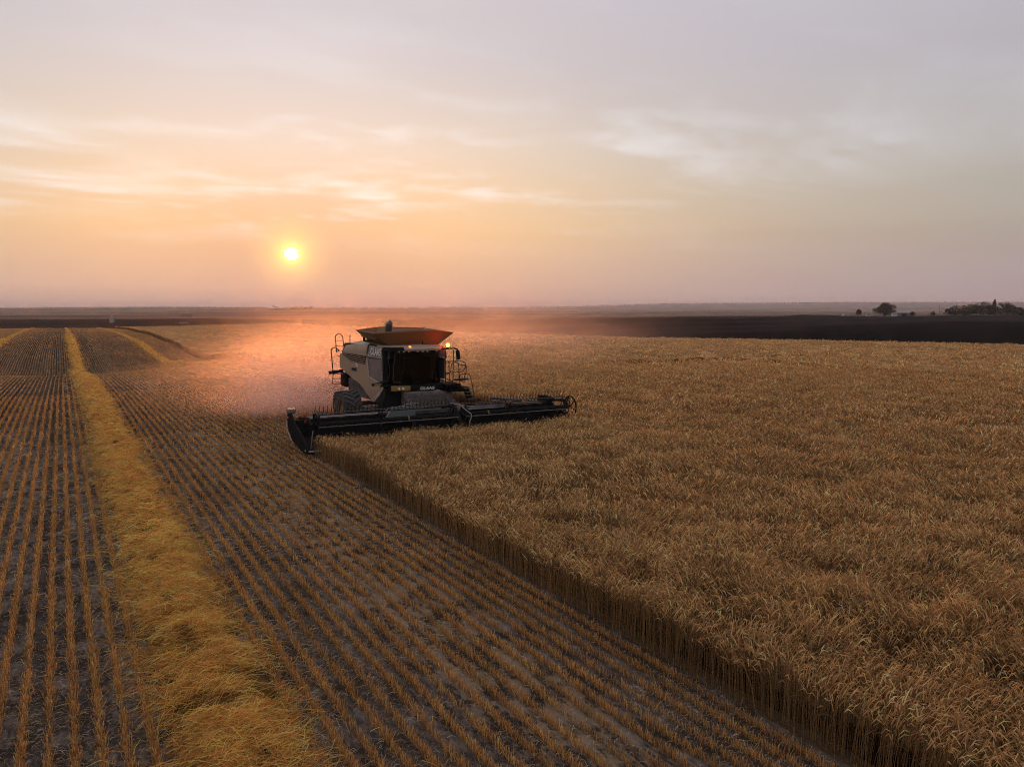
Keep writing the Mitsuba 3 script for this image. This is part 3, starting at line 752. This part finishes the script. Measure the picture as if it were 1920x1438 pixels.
def wheel(x0, x1, y, r, lugs, outer):
    w = x1 - x0
    t = lathe_x([(0, r * .55), (-.01 * w, r * .62), (.0, r * .82), (.06 * w, r * .91), (.16 * w, r * .94), (.84 * w, r * .94), (.94 * w, r * .91), (w, r * .82), (1.01 * w, r * .62), (w, r * .55)], x0, y, r, 48)
    bars = []
    for k in range(lugs):
        for sgn in (0, 1):
            a = 2 * math.pi * (k + .5 * sgn) / lugs
            da = 2 * math.pi / lugs * .9
            pts = []
            for (u, rr, aa) in ((.02, .90, a), (.10, .93, a + .12 * da), (.52, .945, a + da)):
                for dr_ in (-.02, .055):
                    for s in (-.055, .055):
                        uu = u if sgn == 0 else 1 - u
                        R_ = r * (rr + dr_)
                        pts.append((x0 + uu * w, y + R_ * math.cos(aa + s), r + R_ * math.sin(aa + s)))
            bars.append(hull(pts))
    k = part('wheel__tyre', cat(t, *bars), 'rubber', 25)
    xo = x0 + .04 * w if outer < 0 else x1 - .04 * w
    s = -1 if outer < 0 else 1
    part('wheel__rim', lathe_x([(xo - s * .3 * w, r * .56), (xo, r * .56), (xo + s * .01, r * .53), (xo - s * .02, r * .5), (xo - s * .12, r * .46), (xo - s * .16, r * .3), (xo - s * .16, r * .2), (xo - s * .06, r * .18), (xo - s * .05, 0.001)], 0, y, r, 36), 'rim_paint', 30)
    part('wheel__hub', cat(*[tube([(xo - s * .17, y + .24 * r * math.cos(a), r + .24 * r * math.sin(a)), (xo - s * .12, y + .24 * r * math.cos(a), r + .24 * r * math.sin(a))], .018) for a in np.arange(10) * .628]), 'dusty_metal')


wheel(11.22, 12.02, 35.9, .97, 20, -1)
wheel(15.98, 16.68, 35.9, .97, 20, 1)
wheel(12.35, 12.85, 40.3, .72, 18, -1)
wheel(16.05, 16.55, 40.3, .72, 18, 1)

# feeder house, thick with chaff
part('feeder_house', hull([(13.55, 34.6, 2.0), (15.45, 34.6, 2.0), (13.45, 34.6, 1.15), (15.55, 34.6, 1.15), (13.45, 32.2, 1.25), (15.65, 32.2, 1.25), (13.45, 32.2, .5), (15.65, 32.2, .5), (13.6, 33.7, 1.88), (15.45, 33.7, 1.88)]), 'dusty_metal')
part('feeder_beam', box(13.2, 13.42, 32.4, 34.7, .95, 1.15), 'black_metal')
part('feeder_beam', box(15.62, 15.75, 32.4, 34.7, .95, 1.15), 'black_metal')
part('feeder_post', box(13.28, 13.5, 34.0, 34.3, 1.1, 2.0), 'black_metal')
part('feeder_frame', cat(hull([(12.95, 34.5, 2.1), (13.3, 34.5, 2.1), (12.6, 34.2, 1.05), (13.4, 34.2, 1.05), (12.95, 34.9, 2.1), (13.3, 34.9, 2.1), (12.6, 34.9, 1.05), (13.4, 34.9, 1.05)])), 'black_metal')
n = 5000
x, v = rng.uniform(13.5, 15.6, n), rng.uniform(0, 1, n) ** .7
y = 33.7 - v * 1.5
z = np.interp(y, [32.2, 33.7], [1.25, 1.88]) + .03 + .16 * (n2(x * 2, y * 2, 1, 5, 2)) * (v > .3)
a, l = rng.uniform(0, 6.28, n), rng.uniform(.05, .14, n)
c = np.stack([x, y, z], -1)
o = np.stack([np.cos(a) * l, np.sin(a) * l, rng.normal(0, .4, n) * l], -1) / 2
vv, ff, cc = join([ribbons(np.stack([c - o, c + o], 1), np.tile([.012, .008], (n, 1)), jitter((.16, .14, .12), n, .4))])
k = f'{CH}__chaff'
used.add(k)
scene[k] = mikit.ply((vv, ff), 'straw', color=cc)
labels[k] = {'label': 'grey chaff heaped on the feeder house', 'kind': 'stuff'}

# header: frame, draper deck, end shields, reel with tines
HX0, HX1, RY, RZ = 8.22, 20.68, 30.75, 1.15
part('header__back_sheet', cat(side_plate([(32.55, .35), (32.6, 1.15), (32.68, 1.15), (32.63, .35)], HX0 + .05, 13.45), side_plate([(32.55, .35), (32.6, 1.15), (32.68, 1.15), (32.63, .35)], 15.65, HX1 - .05)), 'black_metal')
part('header__back_sheet', side_plate([(32.02, .35), (32.05, 1.12), (32.12, 1.12), (32.09, .35)], 13.4, 15.7), 'black_metal')
part('header__deck', side_plate([(30.9, .12), (32.55, .42), (32.55, .36), (30.9, .06)], HX0 + .05, HX1 - .05), 'black_metal')
part('header__top_beam', tube([(HX0 + .1, 32.62, 1.22), (13.2, 32.62, 1.22)], .045, 8), 'dusty_metal')
part('header__top_beam', tube([(15.8, 32.62, 1.22), (HX1 - .1, 32.62, 1.22)], .045, 8), 'dusty_metal')
part('header__centre_frame', hull([(12.1, 32.2, 1.05), (12.35, 32.22, 1.40), (13.0, 32.24, 1.46), (14.1, 32.24, 1.40), (14.4, 32.2, 1.05), (12.1, 32.34, 1.05), (12.35, 32.34, 1.40), (13.0, 32.34, 1.46), (14.1, 32.34, 1.40), (14.4, 32.34, 1.05)]), 'green_grey')
part('header__centre_edge', tube(bend([(HX0 + .3, 32.1, 1.28), (11.6, 32.1, 1.27), (11.95, 32.15, 1.3), (12.25, 32.2, 1.47), (12.9, 32.2, 1.5), (13.05, 32.2, 1.58), (13.6, 32.2, 1.6)], .12), .02), 'bright_steel', label='pale hose curving over the header centre')
part('header__hood', hull([(16.2, 32.4, 1.1), (18.3, 32.4, 1.1), (16.6, 32.5, 1.36), (17.9, 32.5, 1.36), (16.2, 32.75, 1.1), (18.3, 32.75, 1.1)]), 'dusty_metal')
part('header__sickle', side_plate([(30.72, .10), (30.92, .13), (30.92, .08)], HX0, HX1), 'bright_steel')
for x, s in ((HX0 - .12, -1), (HX1 + .04, 1)):
    part('header__end_shield', side_plate([(30.35, .12), (30.5, .42), (30.85, .62), (31.6, .88), (32.3, 1.1), (32.95, 1.48), (33.3, 1.46), (33.38, 1.2), (33.2, .7), (32.5, .3), (31.2, .10)], x, x + .08), 'black_metal', 30)
    part('header__divider', hull([(x - .02, 30.9, .1), (x + .1, 30.9, .1), (x + .02, 30.2, .08), (x + .06, 30.2, .08), (x - .02, 30.9, .5), (x + .1, 30.9, .5), (x + .02, 30.5, .42)]), 'black_metal')
part('header__shield_edge', tube(bend([(HX0 - .17, 33.35, 1.15), (HX0 - .18, 33.2, .72), (HX0 - .17, 32.5, .32)], .2), .02), 'bright_steel')
part('header__shield_edge', tube([(HX0 - .13, 30.6, .22), (HX0 - .05, 30.45, .12)], .035), 'bright_steel')
part('header__divider_rod', tube([(HX0 + .12, 30.3, 1.02), (HX0 + .06, 30.45, .28)], .022), 'bright_steel')
part('header__divider_rod', tube([(HX1 + .75, 30.4, 1.1), (HX1 + .66, 30.4, .75)], .018), 'bright_steel')
part('header__end_lamp', box(HX0 - .22, HX0 + .1, 32.7, 33.1, 1.42, 1.62, .04), 'green_grey', label='grey lamp housing on the left end of the header')
part('header__marker', box(HX0 - .2, HX0 - .1, 33.0, 33.1, 1.16, 1.27, .02), {'type': 'principled', 'base_color': rgb((.5, .09, .02)), 'roughness': .3}, label='small orange marker')
part('header__reflector', hull([(HX0 + .14, 31.75, 1.5), (HX0 + .26, 31.72, 1.42), (HX0 + .26, 31.74, 1.18), (HX0 + .2, 31.75, 1.12), (HX0 + .14, 31.8, 1.5), (HX0 + .26, 31.8, 1.42), (HX0 + .2, 31.8, 1.12)]), 'red_paint', label='red reflector flag')
BATS = 6


def bat_pos(k):
    a = math.radians(62 + 360 / BATS * k)
    return RY + .51 * math.cos(a), RZ + .51 * math.sin(a)


halves = ((HX0 + .32, 14.62), (14.98, HX1 - .12))
for x0, x1 in halves:
    part('header__reel_tube', tube([(x0, RY, RZ), (x1, RY, RZ)], .115, 14), 'black_metal', 40)
    for f in ((.02, .45, .985) if x0 < 12 else (.02, .42, .97)):
        x = x0 + (x1 - x0) * f
        arms = [tube([(x, RY, RZ), (x, *bat_pos(k))], .03, 5) for k in range(BATS)]
        ring = tube([(x, RY + .34 * math.cos(a), RZ + .34 * math.sin(a)) for a in np.linspace(0, 2 * math.pi, 25)], .022, 5)
        part('header__reel_spider', cat(ring, *arms), 'black_metal')
    for xm in ((x0 + x1) / 2 + (.9 if x0 < 12 else -1.5),):
        part('header__reel_band', tube([(xm, RY, RZ), (xm + .05, RY, RZ)], .12, 14), 'yellow_paint', 40)
rest = []
for k in range(BATS):
    y, z = bat_pos(k)
    for x0, x1 in halves:
        part('header__reel_bat', tube([(x0, y, z), (x1, y, z)], .022, 6), 'dusty_metal' if k in (0, 2, 5) else 'black_metal')
        for x in np.arange(x0 + .08, x1, .168):
            if k == 0:      # the row that stands against the light
                part('header__reel_tine', tube([(x, y, z), (x + .02, y + .03, z + .12), (x + .03, y - .01, z + .30)], (.022, .018, .011), 4), 'black_metal')
            else:
                down = -1 if z < RZ + .3 else 1
                if k in (3, 4, 5):
                    rest.append(tube([(x, y, z), (x + .03, y + .05, z - .12), (x + .01, y - .02, z - .27)], (.022, .018, .011), 3))
                else:
                    rest.append(tube([(x, y, z), (x + .02, y + .1, z + .08), (x + .01, y + .2, z + .12)], (.022, .018, .011), 3))
k = part('header__lower_tine', cat(*rest), 'black_metal')
labels[k] = {'label': 'black tines hanging from the lower bats of the reel', 'kind': 'stuff'}
# reel supports: left end, middle, right end
part('header__reel_arm', cat(tube([(HX0 + .18, 32.5, 1.25), (HX0 + .18, 31.2, 1.38), (HX0 + .18, RY, RZ)], .06), tube([(HX0 + .14, 31.6, .7), (HX0 + .16, 30.9, 1.05)], .03), tube([(HX0 + .3, RY, RZ - .45), (HX0 + .3, RY, RZ + .45)], .05)), 'black_metal')
part('header__reel_arm', cat(tube([(14.8, 32.5, 1.3), (14.8, 31.3, 1.5), (14.8, RY, RZ)], .07), hull([(14.7, 30.5, 1.0), (14.9, 30.5, 1.0), (14.7, 31.0, 1.45), (14.9, 31.0, 1.45), (14.7, 30.35, .85), (14.9, 30.35, .85), (14.7, 31.2, 1.0), (14.9, 31.2, 1.0)])), 'black_metal')
part('header__hydraulic_hose', tube(bend([(14.75, 31.3, 1.62), (14.95, 30.7, 1.58), (15.0, 30.4, 1.42), (15.25, 30.2, 1.2), (15.1, 30.2, .85)], .12), .02), 'bright_steel')
part('header__reel_arm', cat(tube([(HX1 - .05, 32.5, 1.3), (HX1 - .05, 31.3, 1.4), (HX1 - .05, RY, RZ)], .06), hull([(19.6, 31.9, 1.35), (19.6, 31.9, 1.68), (20.3, 31.7, 1.55), (20.5, 31.5, 1.35), (19.7, 32.1, 1.35), (20.5, 31.9, 1.3)])), 'black_metal')
part('header__reel_guard', cat(tube([(HX1 + .02, RY + .5 * math.cos(a), RZ + .5 * math.sin(a)) for a in np.linspace(-1.2, 3.6, 20)], .035), *[tube([(HX1 + .02, RY, RZ), (HX1 + .02, RY + .5 * math.cos(a), RZ + .5 * math.sin(a))], .025) for a in (.2, 1.3, 2.4, 3.4)]), 'black_metal')
part('header__support_arm', tube([(17.35, 32.4, 1.60), (18.9, 32.3, 1.40)], .07, 8), 'dusty_metal')

# ---------------------------------------------------------------- far things
def spot(right, dist):
    """ground point at a distance, right: tangent of the angle right of the view axis"""
    a = YAW + math.atan(right)
    x, y = dist * math.sin(a), dist * math.cos(a)
    return np.array([x, y, float(land(x, y))])


def thing(name, label, category, group=None):
    key = numbered(name)
    lab(key, label, category, group)
    return key


def sub(root, name, mesh, mat, smooth=False, **kw):
    k = numbered(f'{root}__{name}')
    scene[k] = mikit.ply(mesh, mat, smooth=smooth, **kw)
    return k


def tree(name, label, category, p, w, h, blobs, tone=(.040, .040, .026), n=900, leaf=.5, group=None, spire=False):
    root = thing(name, label, category, group)
    r = np.random.default_rng(int(p[0] * 7 + p[1]))
    limbs = [tube([p - [0, 0, .3], p + [0, 0, h * .35], p + [.02 * w, .02 * w, h * (.9 if spire else .6)]], (w * .045 + .05, w * .035 + .04, .04), 6)]
    cs = []
    for k in range(blobs):
        a, q = r.uniform(0, 6.28), r.uniform(.1, .36) * w
        if spire:
            zz = h * (.15 + .8 * k / blobs)
            cs.append((p + [0, 0, zz], w * .5 * (1.05 - zz / h), h / blobs * .9))
        else:
            zz = h * r.uniform(.26, .80)
            cs.append((p + [math.cos(a) * q, math.sin(a) * q, zz], w * r.uniform(.16, .27), h * r.uniform(.13, .21)))
            limbs.append(tube([p + [0, 0, h * .3], p + [math.cos(a) * q * .8, math.sin(a) * q * .8, zz]], (w * .02 + .03, .03), 4))
    if not spire:
        cs.append((p + [0, 0, h * .86], w * .17, h * .14))
    sub(root, 'trunk', cat(*limbs), 'bark')
    k = r.integers(0, len(cs), n)
    C, Rx, Rz = np.array([c[0] for c in cs])[k], np.array([c[1] for c in cs])[k], np.array([c[2] for c in cs])[k]
    d = r.normal(size=(n, 3))
    d /= np.linalg.norm(d, axis=1, keepdims=True)
    q = C + d * np.stack([Rx, Rx, Rz], 1) * (r.uniform(.35, 1.12, n) ** .6)[:, None]
    t1, t2 = r.normal(size=(n, 3)), r.normal(size=(n, 3))
    t1, t2 = t1 / np.linalg.norm(t1, axis=1, keepdims=True) * leaf * .6, t2 / np.linalg.norm(t2, axis=1, keepdims=True) * leaf * .5
    v = np.stack([q - t1, q + t2, q + t1, q - t2], 1).reshape(-1, 3)
    f = np.array([[0, 1, 2], [0, 2, 3]])[None] + (np.arange(n) * 4)[:, None, None]
    c = np.repeat(np.asarray(tone) * np.exp(r.normal(0, .35, (n, 1))), 4, 0)
    sub(root, 'crown', (v, f.reshape(-1, 3)), 'leaf', color=np.clip(c, .004, .5))


def shed(name, label, category, p, L, W, H, rise, turn, wall, roof, group=None, doors=1):
    root = thing(name, label, category, group)
    M = np.eye(4)
    M[:2, :2] = [[math.cos(turn), -math.sin(turn)], [math.sin(turn), math.cos(turn)]]
    M[:3, 3] = p
    def go(n_, m, mat):
        m.apply_transform(M)
        sub(root, n_, m, mat)
    go('wall', side_plate([(-W / 2, -.5), (W / 2, -.5), (W / 2, H), (0, H + rise), (-W / 2, H)], -L / 2, L / 2), wall)
    for sg in (-1, 1):
        go('roof', hull([(x, sg * y, z) for x in (-L / 2 - .3, L / 2 + .3) for y, z in ((0, H + rise + .05), (0, H + rise + .2), (W / 2 + .4, H - .08), (W / 2 + .4, H + .08))]), roof)
    for k in range(doors):
        x = (k + .5) / doors * L - L / 2
        go('door', box(x - 1.5, x + 1.5, -W / 2 - .06, -W / 2 + .05, 0, H * .8, .01), 'inside')


# farmstead beyond the fallow land on the right
U = 1 / 1478.
ORD = ['first', 'second', 'third', 'fourth', 'fifth', 'sixth', 'seventh', 'eighth', 'ninth', 'tenth', 'eleventh', 'twelfth', 'thirteenth']
tree('deciduous_tree', 'large dark round tree beside the farm sheds', 'tree', spot(696 * U, 560), 14, 8.9, 16, n=2600, leaf=.7)
tree('deciduous_tree', 'small dark tree standing alone left of the large round tree', 'tree', spot(647 * U, 560), 4.2, 4.8, 7, n=600, leaf=.5)
tree('shrub', 'low dark bush at the right end of the long shed', 'bush', spot(747 * U, 575), 5, 3.4, 6, n=400, leaf=.5)
tree('shrub', 'low dark bush left of the thin mast', 'bush', spot(787 * U, 580), 4.4, 3.4, 6, n=400, leaf=.5)
for k, (px_, w_, h_) in enumerate(((1778, 6, 4.5), (1790, 8, 6.2), (1803, 7, 6.0), (1815, 8, 6.6), (1827, 7, 6.2), (1840, 9, 8.0), (1852, 7, 6.6), (1872, 9, 7.4), (1884, 8, 7.6), (1897, 8, 6.2), (1907, 6, 5.0), (1921, 6, 4.8), (1940, 8, 6.5))):
    tree('deciduous_tree', f'dark leafy tree in the shelterbelt, {ORD[k]} from its left end', 'tree', spot((px_ - 960) * U, 575 + 6 * math.sin(k * 2.1)), w_ * 1.15, h_ * 1.2, 12, n=1100, leaf=.6, group='trees of the shelterbelt')
tree('spruce_tree', 'pointed dark spruce rising above the shelterbelt', 'tree', spot(900 * U, 585), 6, 11.5, 9, n=900, leaf=.6, spire=True)
shed('farm_shed', 'long low blue grey shed right of the large round tree', 'shed', spot(731 * U, 585), 12, 7, 2.6, .9, -YAW - .35, 'green_grey', 'grey_paint')
shed('farm_shed', 'tiny white shed at the foot of the large round tree', 'shed', spot(714 * U, 540), 2.6, 2.2, 1.7, .4, -YAW, 'white_shed', 'green_grey', doors=0)
m_ = spot(798 * U, 580)
root = thing('radio_mast', 'thin mast standing left of the shelterbelt', 'mast')
sub(root, 'pole', tube([m_, m_ + [0, 0, 7.6]], (.12, .07), 6), 'dark_shed')
for z in (4.2, 6.4):
    sub(root, 'crossbar', tube([m_ + [-.5, 0, z], m_ + [.5, 0, z]], .05, 5), 'dark_shed')


def car(label, p, turn):
    root = thing('parked_car', label, 'car')
    M = np.eye(4)
    M[:2, :2] = [[math.cos(turn), -math.sin(turn)], [math.sin(turn), math.cos(turn)]]
    M[:3, 3] = p
    def go(n_, m, mat):
        m.apply_transform(M)
        sub(root, n_, m, mat)
    go('body', cat(front_plate([(-2.3, .35), (2.3, .35), (2.35, .8), (1.5, .95), (.8, 1.5), (-1.2, 1.52), (-1.9, 1.0), (-2.35, .95)], -.85, .85)), 'white_shed')
    for sg in (-1, 1):
        go('window', front_plate([(-1.1, 1.0), (1.1, 1.0), (.7, 1.42), (-1.0, 1.44)], sg * .86, sg * .875), 'inside')
    for x in (-1.45, 1.45):
        for y in (-.8, .8):
            go('wheel', tube([(x, y - .1, .33), (x, y + .1, .33)], .33, 10), 'rubber')


car('white car parked left of the small lone tree', spot(622 * U, 556), -YAW + .3)
car('white car parked between the small lone tree and the large round tree', spot(667 * U, 556), -YAW - .2)

# left: a bin, a tank trailer, a bale, sheds on the skyline
b_ = spot(-748 * U, 560)
root = thing('grain_bin', 'small pale steel grain bin on the dark field at the left', 'grain bin')
sub(root, 'wall', cat(tube([b_ - [0, 0, .3], b_ + [0, 0, 3.3]], 1.35, 20)), 'bright_steel', 40)
sub(root, 'roof', tube([b_ + [0, 0, 3.3], b_ + [0, 0, 3.9], b_ + [0, 0, 4.1]], (1.42, .4, .2), 20), 'pale_paint', 40)
sub(root, 'hatch', tube([b_ + [0, 0, 4.05], b_ + [0, 0, 4.3]], .25, 10), 'bright_steel')
sub(root, 'ladder', tube([b_ + [.3, -1.42, 0], b_ + [.3, -1.42, 3.3]], .06, 4), 'dark_shed')
t_ = spot(-613 * U, 392)
root = thing('tank_trailer', 'grey tank trailer standing at the far end of the crop', 'trailer')
M = np.eye(4)
ta = -YAW + .1
M[:2, :2] = [[math.cos(ta), -math.sin(ta)], [math.sin(ta), math.cos(ta)]]
M[:3, 3] = t_


def tp_(n_, m, mat, smooth=False):
    m.apply_transform(M)
    sub(root, n_, m, mat, smooth)


tp_('tank', tube([(-2.2, 0, 1.75), (-2.0, 0, 1.75), (1.9, 0, 1.75), (2.1, 0, 1.75)], (.45, .8, .8, .45), 18), 'dusty_metal', 35)
tp_('frame', cat(box(-3.4, 3.2, -.55, .55, .75, 1.0), box(-4.8, -2.7, -.9, .9, .9, 1.9, .2)), 'dark_shed')
tp_('drawbar', tube([(3.2, 0, .9), (4.7, 0, .6)], .12, 6), 'dark_shed')
tp_('boom', tube([(2.2, 0, 1.3), (4.2, .2, 1.6), (5.4, .3, 1.1)], .16, 6), 'dark_shed')
for x in (-4.0, -1.2, 0.1):
    for y in (-.95, .95):
        tp_('wheel', tube([(x, y - .15, .55), (x, y + .15, .55)], .55, 14), 'rubber')
h_ = spot(-390 * U, 400)
root = thing('hay_bale', 'round hay bale at the far edge of the crop', 'bale')
sub(root, 'core', tube([h_ + [-.8, 0, .9], h_ + [-.76, 0, .9], h_ + [.76, .3, .9], h_ + [.8, .3, .9]], (.8, .92, .92, .8), 20), paint((.30, .20, .10), (.2, .14, .08), .8, .9), 30)
for x in (-.45, 0, .45):
    sub(root, 'twine', tube([h_ + [x - .02, .15 + x * .19, .9], h_ + [x + .02, .15 + x * .19, .9]], .935, 20), 'dark_shed')
shed('barn', 'long low barn on the skyline above the harvester tracks', 'barn', spot(-440 * U, 2480), 46, 14, 4.5, 2.2, -YAW, 'dark_shed', 'white_shed', doors=3)
shed('barn', 'smaller barn on the skyline right of the long barn', 'barn', spot(-405 * U, 2500), 26, 12, 4.2, 2.0, -YAW + .4, 'dark_shed', 'dark_shed', doors=1)
tree('deciduous_tree', 'tall tree clump over the roof of the long skyline barn', 'tree', spot(-445 * U, 2520), 24, 11.5, 9, n=500, leaf=2.2)
for k, px_ in enumerate((556, 566, 575, 585)):
    tree('deciduous_tree', f'small dark tree on the skyline right of the barns, {ORD[k]} from the left', 'tree', spot((px_ - 960) * U, 2500 + 10 * k), 15, 7.5 + k % 2, 7, n=250, leaf=2., group='skyline trees')
for k, px_ in enumerate((346, 352, 357)):
    shed('farm_shed', f'small dark shed on the far left plain, {ORD[k]} of three from the left', 'shed', spot((px_ - 960) * U, 1450), 6.0, 5, 3.0, 1.2, -YAW, 'dark_shed', 'dark_shed', group='sheds on the far left plain', doors=0)

# rough grass along the border of the crop
n = 26000
y = rng.uniform(-25, 330, n)
x = right_border(y) + rng.uniform(.6, 3.6, n) + 1.2 * (n2(y, 0 * y, .05, 99, 2) - .5)
z = land(x, y)
m = in_view(x, y, z) & (n2(x * .5, y * .12, 1, 98, 3) > .42)
x, y, z = x[m], y[m], z[m]
n = len(x)
a, l = rng.uniform(0, 6.28, n), rng.uniform(.1, .3, n)
hh = rng.uniform(.35, .8, n)
b = np.stack([x, y, z - .02], -1)
put_blades('border_grass', [ribbons(np.stack([b, b + np.stack([np.cos(a) * l * .4, np.sin(a) * l * .4, hh * .7], -1), b + np.stack([np.cos(a) * l, np.sin(a) * l, hh], -1)], 1), np.tile([.10, .09, .03], (n, 1)), jitter((.42, .31, .13), n, .3))])
lab('border_grass', 'pale rough grass along the border between crop and fallow land', 'grass', kind='stuff')

# ---------------------------------------------------------------- air
scene['haze_air'] = {'type': 'homogeneous', 'albedo': rgb((.95, .95, .95)), 'sigma_t': 1.2e-4, 'phase': {'type': 'hg', 'g': .25}}
scene['haze'] = {'type': 'cube', 'to_world': T().translate([0, 0, 35]).scale([25500, 25500, 75]), 'bsdf': {'type': 'null'}, 'interior': {'type': 'ref', 'id': 'haze_air'}}
lab('haze', 'thin evening haze over the fields', 'haze', kind='stuff')

# the dust that the harvester throws up: it drifts off to the right and rises as it gets older

def dust_box(key, label, D0, D1, dn):
    """a box of dusty air"""
    D0, D1 = np.array(D0, float), np.array(D1, float)
    gx_, gy_, gz_ = [D0[k] + (np.arange(dn[k]) + .5) / dn[k] * (D1 - D0)[k] for k in range(3)]
    Z_, Y_, X_ = np.meshgrid(gz_, gy_, gx_, indexing='ij')
    hgt = Z_ - land(*np.meshgrid(gx_, gy_, indexing='xy'))[None]
    age = np.clip(Y_ - 41.5, 0, None)
    xc = CX - .5 + .30 * age * (1 - np.exp(-age / 25))
    q = np.stack([X_ * .17 - Z_ * .05, Y_ * .12, hgt * .30], -1)
    big = meshkit.fbm(q + 2.4 * meshkit.fbm(q * .7 + 5, 3, 91)[..., None], 4, 92)
    lump = np.clip((big - .38) / .20, 0, 1.5) ** 1.3

    def plume(xm, sx, sz, amp):
        return amp * np.exp(-((X_ - xm) / sx) ** 2) * np.exp(-(np.clip(hgt, 0, None) / sz) ** 2) * (age > 0)

    rho = plume(xc - 1.4, 3.4 + .13 * age, 2.0 + .055 * age, .40 * np.exp(-age / 13)) * (.04 + lump)
    rho += plume(xc + 7 + .28 * age, 7 + .28 * age, 3.0 + .05 * age, .014 * np.exp(-age / 90)) * (.3 + lump)
    rho += plume(xc + 4, 26 + .1 * age, 1.8, .006 * np.exp(-((Y_ - 118) / 48) ** 2)) * lump * 1.6
    rho *= np.clip((hgt + .6) / .6, 0, 1)
    rho *= np.where(age < 30, 1, np.clip((X_ - 11 - .02 * age) / 9, 0, 1))
    rho *= np.clip((X_ - D0[0]) / 3, 0, 1) * np.clip((D1[0] - X_) / 12, 0, 1) * np.clip((198 - Y_) / 30, 0, 1) * np.clip((D1[2] - Z_) / 4, 0, 1)
    rho += 1.2e-4
    scene[key + '_air'] = {'type': 'heterogeneous', 'albedo': rgb((.985, .80, .73)), 'phase': {'type': 'hg', 'g': .71},
                           'sigma_t': {'type': 'gridvolume', 'grid': mi.VolumeGrid(np.ascontiguousarray(rho[..., None], np.float32)), 'to_world': T().translate(D0.tolist()).scale((D1 - D0).tolist()), 'filter_type': 'trilinear'}}
    scene[key] = {'type': 'cube', 'to_world': T().translate(((D0 + D1) / 2).tolist()).scale(((D1 - D0) / 2).tolist()), 'bsdf': {'type': 'null'},
                  'interior': {'type': 'ref', 'id': key + '_air'}, 'exterior': {'type': 'ref', 'id': 'haze_air'}}
    lab(key, label, 'dust', kind='stuff')


dust_box('dust', 'pale pink dust billowing behind the harvester and drifting off to the right', (-6, 38, -4.5), (106, 200, 14.5), (140, 150, 34))

# broken straw blown out at the back
n = 7000
v = rng.random(n) ** .7
x = 14.0 - 2.6 * v + rng.normal(0, .35 + .3 * v, n)
y = 42.2 + 3.6 * v + rng.normal(0, .4, n)
z = land(x, y) + np.clip(1.5 - .35 * v + rng.normal(0, .25 + .22 * v, n) + .9 * (n2(x * 1.2, y * 1.2, 1, 95, 3) - .5), .03, 3)
m = n2(x * 1.0 + z, y * .9 - z, 1.1, 96, 3) > .52
x, y, z = x[m], y[m], z[m]
n = len(x)
a, l = rng.uniform(0, 6.28, n), rng.uniform(.03, .10, n)
c = np.stack([x, y, z], -1)
o = np.stack([np.cos(a) * l, np.sin(a) * l, rng.normal(0, .7, n) * l], -1) / 2
put_blades('flying_chaff', [ribbons(np.stack([c - o, c + o], 1), np.tile([.012, .009], (n, 1)), jitter((.11, .075, .04), n, .4))])
lab('flying_chaff', 'dark cloud of chopped straw thrown out behind the harvester', 'chaff', kind='stuff')
